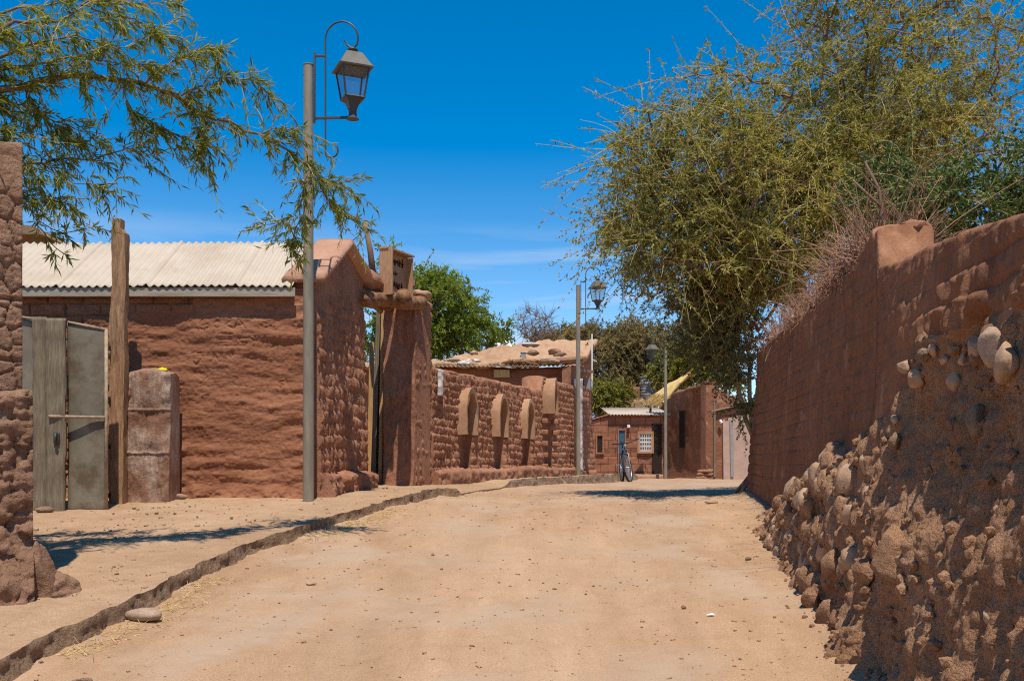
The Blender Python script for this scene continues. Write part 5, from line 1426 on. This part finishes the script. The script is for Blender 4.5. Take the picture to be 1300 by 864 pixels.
def h_right(U, Z):
    y = ry_(U); zb = rzb(U) + .1; zt = EYE + np.interp(y, [0, 3, 5, 7, 11], [.7, .78, 1.0, 1.12, 1.18])
    v = np.clip((Z - zb) / (zt - zb), 0, 1)
    delta = np.interp(y, [0, 4, 8, 11], [.29, .25, .19, .14])
    D = zt - Z
    c = Z / .105 + .12 * vn(U * 1.1, Z, 0, 302); k = np.floor(c); uu = U / .34 + .5 * (k % 2)
    fu = np.abs(uu - np.floor(uu) - .5) * 2; fz = np.abs(c - np.floor(c) - .5) * 2
    br = -.012 * np.maximum(sstep(.9, 1, fu), sstep(.72, 1, fz)) * (.3 + .7 * sstep(-.2, .5, vn(U * 1.3, Z * 1.7, 0, 303))) + .007 * (_h(np.floor(uu), k, k * 0, 304) - .5)
    streak = .010 * np.minimum(0, fbm(U * 16, Z * 2.2, 0, 4, 305) + .1)
    up = np.interp(y, [0, 5, 8, 11], [.040, .048, .062, .072]) * D + br + streak + .012 * fbm(U * 1.8, Z * 2, 0, 4, 306) + .006 * fbm(U * 20, Z * 14, 0, 4, 307)
    pit = np.minimum(0, vn(U * 22, Z * 12, 0, 318) + .62) * .05
    up = up + pit
    # flaked ledges on the near part: lower layers stand farther out
    for z0, w0 in ((.65, .30), (.56, .25)):
        fl = sstep(.015, -.015, Z - (EYE + z0 + .05 * (y - 3.4) + .05 * fbm(U * 4, z0, 0, 3, 308))) * sstep(-.05, .30, vn(U * 2.1, z0 * 9, 0, 309) + w0) * (1 - sstep(4.2, 4.9, y))
        up = up + fl * (.022 + .012 * fbm(U * 22, Z * 9, 0, 3, 319))
    et = ero_top(U) + .07 * fbm(U * 3.5, Z * 2.0, 0, 4, 310)
    m = sstep(.025, -.025, Z - et)
    ux = U + .03 * vn(U * 7, Z * 7, 0, 311); zx = Z + .03 * vn(U * 7, Z * 7, 5, 312)
    f1, f2, cid = worley(ux * 5.6, zx * 6.6, 313)
    cob = np.sqrt(np.maximum(0, 1 - (f1 * 1.3) ** 2)) * (cid > .15)
    g1, g2, gid = worley(ux * 19, zx * 15, 314)
    lump = np.sqrt(np.maximum(0, 1 - (g1 * 1.3) ** 2)) * (gid > .35)
    j1, j2, jid = worley(U * 34, Z * 26, 320)
    crumb = np.sqrt(np.maximum(0, 1 - (j1 * 1.3) ** 2)) * (jid > .4)
    wc = sstep(4.7, 5.3, y)                                    # cobbles show from here on
    litl = EYE + np.interp(y, [4, 5.0, 5.6, 6.5, 7.5, 8.3], [-.16, .02, 0.0, -.14, -.30, -.46]) + .06 * fbm(U * 4, Z * 3, 0, 2, 321)
    batter = -.02 + .085 * sstep(.09, -.09, Z - litl)
    patch = .050 * fbm(U * 2.6, Z * 1.9, 0, 3, 315)
    drips = .030 * fbm(U * 17, Z * 5.5, 0, 4, 316)
    er_near = .135 * D - .012 + patch * 1.35 + .9 * drips + .014 * lump + .009 * crumb
    er_cob = .128 * D - .072 + batter + .070 * cob + .25 * drips + .005 * lump + .004 * crumb
    er = er_near * (1 - wc) + er_cob * wc
    deep = -.05 * np.exp(-((Z - EYE - .10) / .25) ** 2) * (1 - sstep(3.6, 4.4, y))   # hollow under the big stones
    hz = np.maximum(0, Z - zb)
    foot = .055 * np.exp(-hz / .10) * (1 - sstep(7.8, 8.8, y))
    return -delta + up * (1 - m) + (er + deep) * m + foot * (.75 + .5 * fbm(U * 6, Z * 6, 0, 4, 317) + .4 * lump)
wl = thing('cobble_wall', 'tall shaded mud wall with exposed river cobbles and crumbling base along the right side', 'wall', loc=(RB[0], RB[1], float(road_z(RB[1]))))
o = relief('wall_face', RA, RB, rzb, rtop, .0115, h_right, .50, M['adobe3'], None, -1, .03, zres=.0095, topn=.006, seed=61); at(o, wl)
face_obj = o
# give the eroded part its own darker, stonier mud as a second material on the same face
me = o.data; me.materials.append(M['oldmud'])
co_ = np.zeros(len(me.vertices) * 3, np.float32); me.vertices.foreach_get('co', co_); co_ = co_.reshape(-1, 3)
cen = np.zeros(len(me.polygons) * 3, np.float32); me.polygons.foreach_get('center', cen); cen = cen.reshape(-1, 3)
uc = (cen[:, :2] - RA) @ rd
mi = (cen[:, 2] < ero_top(uc) + .07 * fbm(uc * 3.5, cen[:, 2] * 2.0, 0, 4, 310)).astype(np.int32)
hh = (cen[:, :2] - RA) @ rn
mi[hh < -.40] = 0
me.polygons.foreach_set('material_index', mi)
def rsurf(u, z, out=0.0):
    h = float(h_right(np.array([[u]]), np.array([[z]]))[0, 0]) + out
    p = RA + rd * u + rn * h
    return (p[0], p[1], z)
def rray(px, py):
    for d in np.arange(1.5, 11, .03):
        X = XZ(px, d); z = ZZ(py, d); u = (d - RA[1]) / rd[1]
        p = rsurf(u, z)
        if X >= p[0]: return u, z
    return None
rot_w = math.atan2(rd[1], rd[0])
n_stone = 0
def wstone(u, z, r, seed, mat, out, tilt=0.0, rough=.10, facet=.15):
    global n_stone
    p = rsurf(u, z, out)
    V, Fa = rock_v((0, 0, 0), r, (0, tilt, 0), 3, rough, seed, facet)
    o = mesh_np('stone', V, Fa, M[mat], None, True); o.location = p; o.rotation_euler = (0, 0, rot_w); at(o, wl); n_stone += 1
for i, (px, py, r, asp, mt, tl) in enumerate([(1165, 481, 17, 1.0, 'cobble', .2), (1213, 484, 16, 1.0, 'cobble', 0), (1240, 441, 15, 1.15, 'cobble', .3), (1263, 438, 25, 1.25, 'cobble2', -.3), (1286, 462, 26, 1.2, 'cobble', -.1),
        (1150, 466, 14, .7, 'cobble', -.5), (1178, 452, 11, .9, 'kerb', 0), (1190, 446, 11, .9, 'cobble', .4), (1200, 458, 8, 1, 'cobble', 0), (1226, 458, 9, 1, 'cobble', 0), (1240, 535, 22, 1.3, 'kerb', -.4), (1137, 532, 8, .8, 'cobble', 0), (1143, 560, 13, 1.2, 'kerb', .3),
        (1135, 705, 36, 1.3, 'oldmud', .15), (1100, 725, 22, 1.2, 'oldmud', .2), (1075, 715, 18, 1.3, 'cobble', -.3), (1178, 780, 14, 1.3, 'oldmud', 0), (1262, 645, 7, .8, 'cobble2', 0), (1258, 782, 9, 1.2, 'cobble2', 0), (1240, 645, 6, .8, 'cobble', .2), (1296, 735, 8, 1, 'cobble', 0)]):
    hit = rray(px, py)
    if hit is None: continue
    u, z = hit; d = ry_(u); rr = r / F * d
    rr *= .86; wstone(u, z, (rr * 1.1, rr * .8, rr * asp), 400 + i, mt, rr * (.25 if py < 600 else -.15), tl, .2, .30)
rg = np.random.default_rng(77); placed = []
tries = 0
while n_stone < 98 and tries < 9000:
    tries += 1
    y = rg.uniform(4.75, 7.7); u = (y - RA[1]) / rd[1]; zb_ = float(road_z(y))
    zt_ = float(ero_top(np.array([u]))[0]) - .02
    if zt_ - zb_ < .08: continue
    z = zb_ + .04 + (zt_ - zb_ - .04) * rg.random() ** 1.2
    r = rg.uniform(.05, .098)
    if any((u - a) ** 2 + (z - c) ** 2 < (.74 * (r + e)) ** 2 for a, c, e in placed): continue
    placed.append((u, z, r))
    wstone(u, z, (r * rg.uniform(.75, 1.05), r * .75, r * rg.uniform(.75, 1.2)), 500 + n_stone, ['cobble', 'oldmud', 'cobble', 'oldmud', 'oldmud'][n_stone % 5], -r * .32, rg.uniform(-.7, .7), .2, .26)
# small stones and clods stuck in the face: too many to count
Vs, Fs = [], []; nb = 0
for k in range(900):
    y = rg.uniform(2.2, 8.2); u = (y - RA[1]) / rd[1]; zb_ = float(road_z(y)); zt_ = float(ero_top(np.array([u]))[0])
    if zt_ < zb_ + .05: continue
    z = zb_ + (zt_ - zb_) * rg.random() ** 1.1; r = .006 + .022 * rg.random() ** 2.5
    V, Fa = rock_v(rsurf(u, z, r * .2), (r * 1.2, r, r), (0, 0, rg.uniform(0, 6)), 1, .25, 900 + k)
    Vs.append(V); Fs.append(Fa + nb); nb += len(V)
o = tag(mesh_np('small_stones', np.concatenate(Vs), np.concatenate(Fs), M['oldmud'], None, False), kind='stuff'); at(o, wl)
# crumbled earth along the wall's foot
Vs, Fs = [], []; nb = 0
for k in range(900):
    y = rg.uniform(3.4, 8.6); x = .85 + .155 * y - abs(rg.normal()) * .08 + .05; r = .003 + .016 * rg.random() ** 3
    V, Fa = rock_v((x, y, surf_z(x, y) + r * .3), (r * 1.3, r, r * .8), (0, 0, rg.uniform(0, 6)), 1, .25, 2000 + k)
    Vs.append(V); Fs.append(Fa + nb); nb += len(V)
tag(mesh_np('crumbled_rubble', np.concatenate(Vs), np.concatenate(Fs), M['oldmud'], None, False), kind='stuff')
for k, (u_, dz, r_) in enumerate([(4.30, .0, .07), (4.42, .01, .06), (4.52, 0, .075), (4.36, .01, .05), (4.5, 0, .055)]):
    u_ += .02; q_ = RA + rd * u_ + rn * (-.43 - .04 * (k % 3))
    o = rock('cap_stone', (0, 0, 0), (r_ * 1.1, r_ * .9, r_ * .45), M['adobe2'], (0, 0, k), 3, .3, 610 + k, None, .25); o.location = (q_[0], q_[1], EYE + 1.20 + dz); at(o, wl)
# iron hook on the pier top
b = MB(); p = P(1176, 312, 5.1); b.tube([p, p + Vector((0, 0, .05)), p + Vector((.01, 0, .075)), p + Vector((.03, 0, .08)), p + Vector((.04, 0, .06)), p + Vector((.04, 0, .02))], .006, 6)
tag(b.build('iron_hook', M['iron'], None, True), 'small bent iron rod sticking out of the mud pier top', 'hook')
# ------------------------------------------------------------------ plants
def W_(px, py, d): return tuple(P(px, py, d))
def lobe(px, py, d, rx, rz, ry, w): p = P(px, py, d); return (p[0], p[1], p[2], rx / F * d, ry, rz / F * d, w)

# left tree: trunk beyond the frame, long feathery limbs reaching over the sidewalk
rg = np.random.default_rng(5)
Z5 = 2.6
lim = [  # zoomed pixel polylines (divide by 2.6), depth along them
 ([(-60, 320), (0, 300), (130, 265), (240, 245), (390, 258), (490, 280), (590, 320), (650, 365), (760, 405), (860, 450), (950, 495), (1010, 545), (1050, 580), (1085, 660)], 5.6, 7.0, .024),
 ([(-60, 130), (0, 100), (50, 75), (150, 75), (250, 40), (310, -10), (380, -60)], 5.4, 5.8, .016),
 ([(-60, 230), (0, 190), (60, 150), (140, 140), (250, 120), (350, 150), (430, 155)], 5.6, 6.0, .013),
 ([(-60, 350), (0, 335), (80, 350), (180, 395), (260, 430), (345, 445)], 5.7, 6.2, .010),
 ([(420, 330), (440, 370), (480, 408), (540, 430), (610, 450), (660, 480), (690, 555)], 6.05, 6.3, .007),
 ([(60, 560), (85, 542), (200, 532), (300, 520), (400, 500), (440, 470), (480, 430)], 6.0, 6.2, .009),
 ([(60, 520), (110, 555), (180, 570), (250, 602), (390, 605)], 6.3, 6.5, .006),
 ([(60, 620), (100, 640), (150, 640), (210, 660), (235, 672)], 6.3, 6.5, .005),
 ([(60, 640), (100, 690), (130, 740), (200, 768), (250, 760), (312, 748)], 6.0, 6.4, .005),
 ([(130, 740), (160, 800), (215, 840)], 6.1, 6.3, .004),
 ([(1020, 555), (1060, 600), (1110, 600), (1170, 640)], 6.9, 7.1, .005),
 ([(1060, 630), (1090, 670), (1130, 700), (1185, 740)], 6.95, 7.1, .005),
 ([(1010, 560), (1000, 640), (985, 720), (930, 735), (865, 740)], 6.9, 7.0, .005),
 ([(990, 720), (975, 760), (960, 800), (975, 835)], 6.95, 7.0, .004),
 ([(590, 310), (640, 290), (690, 262), (760, 258), (830, 262), (875, 300)], 6.15, 6.4, .006),
 ([(480, 278), (540, 230), (600, 185), (650, 165), (705, 155), (712, 205)], 6.05, 6.2, .006),
 ([(-40, 60), (60, 20), (180, 10), (320, 5), (440, 15), (545, 8)], 5.5, 5.9, .010),
 ([(300, 30), (400, 60), (480, 85), (540, 100), (560, 130)], 5.7, 5.9, .006),
 ([(320, 215), (350, 160), (385, 105)], 5.9, 5.9, .007),
 ([(-40, 250), (40, 225), (140, 205), (240, 190), (330, 200), (420, 220), (480, 215)], 5.7, 6.0, .010),
 ([(100, 270), (90, 330), (140, 370), (210, 430), (260, 470)], 5.8, 6.0, .006),
 ([(860, 450), (900, 420), (940, 425), (980, 445)], 6.6, 6.7, .004),
 ([(640, 360), (680, 400), (650, 440), (690, 470)], 6.3, 6.35, .005),
 ([(-40, 430), (20, 425), (-10, 445)], 5.5, 5.6, .004)]
TR = Vector((-4.3, 6.2, float(walk_z(6.2))))
root = thing('overhanging_tree', 'feathery narrow leaved tree reaching in from the left above the metal gate', 'tree', loc=tuple(TR))
bt = MB(); TRt = TR + Vector((.05, -.1, 2.9))
bt.tube([TR - Vector((0, 0, .1)), TR + Vector((.08, .02, .9)), TR + Vector((-.02, -.05, 1.9)), TRt], [.19, .15, .13, .10], 12)
S, D, L = [], [], []
allp = []
for pl, d0, d1, r0 in lim:
    pts = [P(x / Z5, y / Z5, d0 + (d1 - d0) * i / (len(pl) - 1)) for i, (x, y) in enumerate(pl)]
    # smooth
    sm = []
    for i in range(len(pts) - 1):
        for s in (0, .5): sm.append(pts[i].lerp(pts[i + 1], s) + Vector(rg.normal(size=3) * .008))
    sm.append(pts[-1])
    if pl[0][0] < 70:
        a = TRt if pl[0][1] < 480 else TR + Vector((0, -.03, 2.0)); sm = [a, a.lerp(sm[0], .5) + Vector((0, 0, .1))] + sm
    n = len(sm); bt.tube(sm, [max(.003, r0 * (1.6 - 1.4 * i / (n - 1)) * .62) for i in range(n)], 7)
    bare = pl[0] in ((60, 640), (130, 740), (320, 215))
    for i in range(len(sm) - 1):
        a, c = sm[i], sm[i + 1]; ln = (c - a).length
        if a.x < -3.9: continue
        kk = max(1, int(ln / (.062 if not bare else .12)))
        for s in rg.random(kk):
            p = a.lerp(c, s); t_ = (c - a).normalized()
            for _ in range(1 if bare else 3):
                S.append(tuple(p)); dv = Vector(rg.normal(size=3)) * .6 + t_ * .8 + Vector((.1, 0, -.15)); D.append(tuple(dv)); L.append(rg.uniform(.08, .25) if not bare else rg.uniform(.05, .14))
bt.v = [tuple(Vector(p) - TR) for p in bt.v]
bt.build('trunk', M['bark'], root, True)
S = np.array(S) - np.array(TR); D = np.array(D); L = np.array(L)
Pp = twig_sets(S, D, L, np.full(len(S), .35), rg, 5, .3)
V, q = twig_mesh(Pp, .0028, .0012); mesh_np('twigs', V, q, M['straw'], root, True)
pt, dr = leaves_on(Pp, 21, rg, .42, .26, .05)
leaf_quads(pt, dr, .068, .0105, rg, 'crown', M['leaf_left'], root)
print('left leaves', len(pt))

# big thorny tree behind the right wall
gz = float(road_z(11))
stems = [[(3.6, 11.3, gz), (3.55, 11.3, gz + 1.0), (3.3, 11.2, gz + 2.1), (2.9, 11.0, gz + 2.9), (2.3, 10.8, gz + 3.4)],
         [(3.7, 11.35, gz + .8), (3.85, 11.3, gz + 2.0), (4.0, 11.2, gz + 3.2), (4.05, 11.2, gz + 4.4), (4.2, 11.1, gz + 5.4)],
         [(3.75, 11.3, gz + 1.2), (4.3, 11.2, gz + 2.4), (4.9, 11.0, gz + 3.4), (5.5, 11.0, gz + 4.4)]]
stems[1].insert(0, stems[0][1]); stems[2].insert(0, stems[0][1])
lobes = [lobe(1060, 170, 11.0, 150, 110, 1.4, 4), lobe(1050, 60, 11.2, 70, 65, 1.1, 1.0), lobe(900, 210, 10.8, 95, 65, 1.1, 2.6), lobe(900, 120, 10.8, 60, 40, .8, .6), lobe(860, 265, 10.6, 70, 60, 1.0, 1.4), lobe(930, 330, 10.9, 70, 70, 1.0, 1.8), lobe(830, 330, 10.7, 40, 40, .7, .9), lobe(975, 270, 10.6, 105, 85, 1.0, 3.6), lobe(990, 335, 10.9, 45, 50, .6, 1.2), lobe(1080, 225, 10.8, 90, 60, .9, 2.2), lobe(1150, 150, 11.0, 110, 90, 1.1, 2.2), lobe(905, 290, 10.6, 75, 75, .9, 1.5),
         lobe(1080, 230, 11, 120, 70, 1.2, 2.2), lobe(1180, 80, 11.3, 120, 120, 1.2, 2.6), lobe(1265, 170, 11.2, 90, 110, 1.0, 1.0), lobe(1120, -30, 11.2, 130, 80, 1.3, 2.0), lobe(830, 170, 10.7, 40, 40, .8, .5), lobe(800, 205, 10.7, 35, 30, .6, .4), lobe(795, 290, 10.7, 30, 30, .6, .35)]
tree('thorn_tree', 'large straggly olive green tree with straw coloured twigs rising behind the right wall', 'tree', stems, lobes, 1330, 5, 38, (.046, .017), M['leaf_big'], M['bark'], M['straw'],
     tl=(.22, .62), sag=.45, up=.30, out=.8, tip=.0065, maxr=.10, seed=21, trad=.0032, bare=.22, droop=.15, curl=.5)
# fine leaf sprays of the lower left side
stems = [[(2.86, 11.5, gz), (2.80, 11.45, gz + .6), (2.62, 11.5, gz + 1.2), (2.50, 11.5, gz + 1.9)], [(2.86, 11.5, gz + .1), (2.75, 11.45, gz + .8), (2.74, 11.5, gz + 1.6), (2.66, 11.5, gz + 2.2)], [(2.9, 11.5, gz + .1), (2.85, 11.4, gz + .9), (2.9, 11.5, gz + 1.8)]]
stems[1].insert(0, stems[0][0]); stems[2].insert(0, stems[0][0])
lobes = [lobe(915, 400, 11.6, 50, 55, .6, 3), lobe(885, 385, 11.6, 40, 30, .6, 1), lobe(930, 450, 11.5, 32, 45, .4, 1.3), lobe(945, 520, 11.4, 14, 55, .25, .5), lobe(900, 440, 11.7, 34, 28, .4, .8), lobe(940, 360, 11.5, 35, 40, .5, 1.2)]
tree('slim_tree', 'slim pale stemmed tree with grey green foliage at the far end of the right wall', 'tree', stems, lobes, 260, 6, 36, (.040, .015), M['leaf_grey'], M['palebark'], M['straw'],
     tl=(.15, .38), sag=.3, up=.25, out=.7, tip=.005, maxr=.028, seed=22, trad=.0026, bare=.15)
# its roots at the foot of the wall
b = MB()
for k in range(7):
    a = R(150 + k * 30); p = Vector((2.72, 11.0, gz + .12)); b.tube([p + Vector((.05, 0, .25)), p + Vector((.10 * math.cos(a), .1 * math.sin(a), .08)), p + Vector((.26 * math.cos(a), .2 * math.sin(a), -.08))], [.05, .035, .015], 7)
o = b.build('root_stump', M['deadbark'], None, True); tag(o, 'dark gnarled stump with spreading roots at the far end of the right wall', 'stump')

# leafy bush above the near part of the right wall
g6 = float(road_z(6.5))
stems = [[(3.6, 7.0, g6), (3.5, 6.95, g6 + 1.2), (3.4, 6.9, g6 + 2.2)]]
lobes = [lobe(1250, 270, 7.0, 70, 45, .5, 2), lobe(1170, 265, 7.2, 50, 40, .5, 1.4), lobe(1310, 225, 7.0, 50, 50, .5, 1), lobe(1130, 240, 7.6, 35, 40, .4, .8)]
tree('green_bush', 'dark green glossy leaved bush peeping over the near part of the right wall', 'bush', stems, lobes, 130, 6, 26, (.045, .017), M['leaf_dark'], M['bark'], M['straw'], tl=(.15, .4), sag=.2, up=.3, out=.7, tip=.005, maxr=.035, seed=23, bare=.1)

# dry brushwood leaning along the wall top
rg = np.random.default_rng(31); Sd, Dd, Ld = [], [], []
for k in range(4200):
    y = 5.62 + 5.0 * rg.random() ** 1.15; x = 1.15 + .14 * y + rg.uniform(.02, .45)
    zt = EYE + 1.46; hgt = np.interp(y, [5.3, 5.7, 6.6, 7.6, 9.0, 10.6], [.26, .36, .30, .20, .20, .16])
    Sd.append((x, y, zt - .35)); Dd.append((rg.normal() * .22, rg.normal() * .28 - .05, .9)); Ld.append(.05 + hgt * rg.uniform(.2, .9))
Pp = twig_sets(np.array(Sd), np.array(Dd), np.array(Ld), rg.uniform(0, .4, len(Sd)), rg, 6, .55)
V, q = twig_mesh(Pp, rg.uniform(.002, .0065, len(Sd)), .002)
o = tag(mesh_np('brushwood', V, q, M['drybrush'], None, True), kind='stuff')
tag(o, 'dry reddish brushwood bristling along the top of the right wall', 'brushwood')
# big forked dry branches
for lab, pl, r in (('thick dry forked branch standing out of the brushwood above the mud pier', [(1112, 300, 5.75), (1120, 268, 5.75), (1116, 240, 5.75), (1098, 205, 5.8)], .015), ('dry branch slanting left above the brushwood at the mud pier', [(1132, 275, 5.75), (1105, 250, 5.75), (1082, 228, 5.75)], .012), ('long pale bare branch bending over the right wall', [(1190, 270, 6.4), (1160, 225, 6.4), (1195, 200, 6.4), (1250, 170, 6.4), (1305, 150, 6.4)], .006)):
    b = MB(); n = len(pl); b.tube([P(*p) for p in pl], [r * (1 - .6 * i / (n - 1)) for i in range(n)], 7)
    tag(b.build('dry_branch', M['deadbark'] if r > .007 else M['bark'], None, True), lab, 'branch', 'dry branches on the right wall')

# green tree behind the gateway
g = float(road_z(22))
stems = [[(-1.7, 22.5, g), (-1.65, 22.5, g + 1.4), (-1.5, 22.4, g + 2.6)], [(-1.65, 22.5, g + 1.4), (-2.3, 22.3, g + 2.6)], [(-1.65, 22.5, g + 1.4), (-1.0, 22.3, g + 2.4)]]
lobes = [lobe(560, 390, 22, 50, 38, 1.0, 3), lobe(600, 425, 22, 42, 28, .9, 2), lobe(535, 430, 22, 38, 40, .9, 2), lobe(490, 400, 22.3, 40, 50, .8, 1.2), lobe(545, 360, 22, 30, 20, .7, .7), lobe(470, 440, 22.5, 30, 45, .7, .7), lobe(500, 330, 22, 25, 18, .5, .25)]
tree('green_tree', 'bright green bushy tree behind the gateway and the arched wall', 'tree', stems, lobes, 330, 6, 26, (.085, .032), M['leaf_green'], M['bark'], tl=(.2, .5), sag=.35, up=.2, out=.8, tip=.007, maxr=.10, seed=24, trad=.004)
# bare tree
g = float(road_z(30))
stems = [[(XZ(682, 30), 30, g), (XZ(681, 30), 30, EYE + 2.9), (XZ(678, 30), 30, EYE + 3.5)]]
lobes = [lobe(678, 412, 30, 25, 20, .5, 1), lobe(690, 424, 30, 22, 12, .5, .6)]
tree('bare_tree', 'small leafless bare tree standing behind the mud roof', 'tree', stems, lobes, 120, 5, 3, (.05, .02), M['leaf_brown'], M['deadbark'], tl=(.15, .4), sag=.1, up=.35, out=.8, tip=.010, maxr=.07, seed=25, trad=.006, bare=.6)
# brown feathery trees at the back
g = float(road_z(36))
def back_tree(name, label, px, d, lobes, n, ntw, per, leaf, lm, seed, tm='straw', **kw):
    x = XZ(px, d); z = float(road_z(d)) - .2
    st = [[(x, d, z), (x + .1, d, z + 1.4), (x - .1, d, z + 2.4)], [(x + .1, d, z + 1.4), (x + .6, d, z + 2.6)]]
    a = dict(tl=(.3, .7), sag=.45, up=.15, out=.8, tip=.010, maxr=.11, trad=.006); a.update(kw)
    return tree(name, label, 'tree', st, lobes, n, ntw, per, leaf, M[lm], M['bark'], M[tm], seed=seed, group='trees at the end of the street', **a)
back_tree('tamarisk_tree', 'brownish drooping feathery tree behind the second lamp and mud roof house', 790, 35, [lobe(790, 440, 35, 52, 32, 1.2, 3), lobe(775, 480, 34.6, 32, 40, 1.0, 2), lobe(735, 428, 35, 40, 14, .8, 1), lobe(815, 470, 35, 35, 35, 1, 1.6), lobe(705, 432, 35, 25, 8, .5, .4)], 420, 6, 26, (.11, .030), 'leaf_brown', 26)
back_tree('dark_tree', 'darker olive tree rising behind the farthest lamp', 835, 42, [lobe(835, 440, 42, 45, 24, 1.4, 2), lobe(870, 450, 42, 40, 40, 1.4, 2), lobe(815, 460, 42, 30, 35, 1, 1), lobe(895, 420, 42, 35, 40, 1, 1)], 300, 6, 24, (.13, .045), 'leaf_grey', 27)
back_tree('vine_bush', 'bright yellow green leafy bush behind the plastered house roof', 872, 33, [lobe(862, 465, 33, 26, 16, .6, 2), lobe(895, 462, 33, 26, 16, .6, 2), lobe(915, 470, 33, 20, 18, .5, 1)], 150, 6, 22, (.12, .07), 'leaf_yellow', 28)
back_tree('yellow_bush', 'low yellow green bush behind the block house left end', 765, 31.5, [lobe(765, 510, 31.5, 22, 22, .5, 2), lobe(785, 505, 31.5, 14, 18, .4, .8)], 90, 6, 22, (.09, .05), 'leaf_yellow', 29)
back_tree('far_hedge_tree', 'low dull green tree top between the tank and the thatched awning', 808, 38, [lobe(800, 490, 38, 34, 24, .8, 2), lobe(850, 490, 38, 30, 30, .8, 2)], 140, 6, 22, (.11, .05), 'leaf_dark', 30)
print('objects', len(bpy.data.objects))
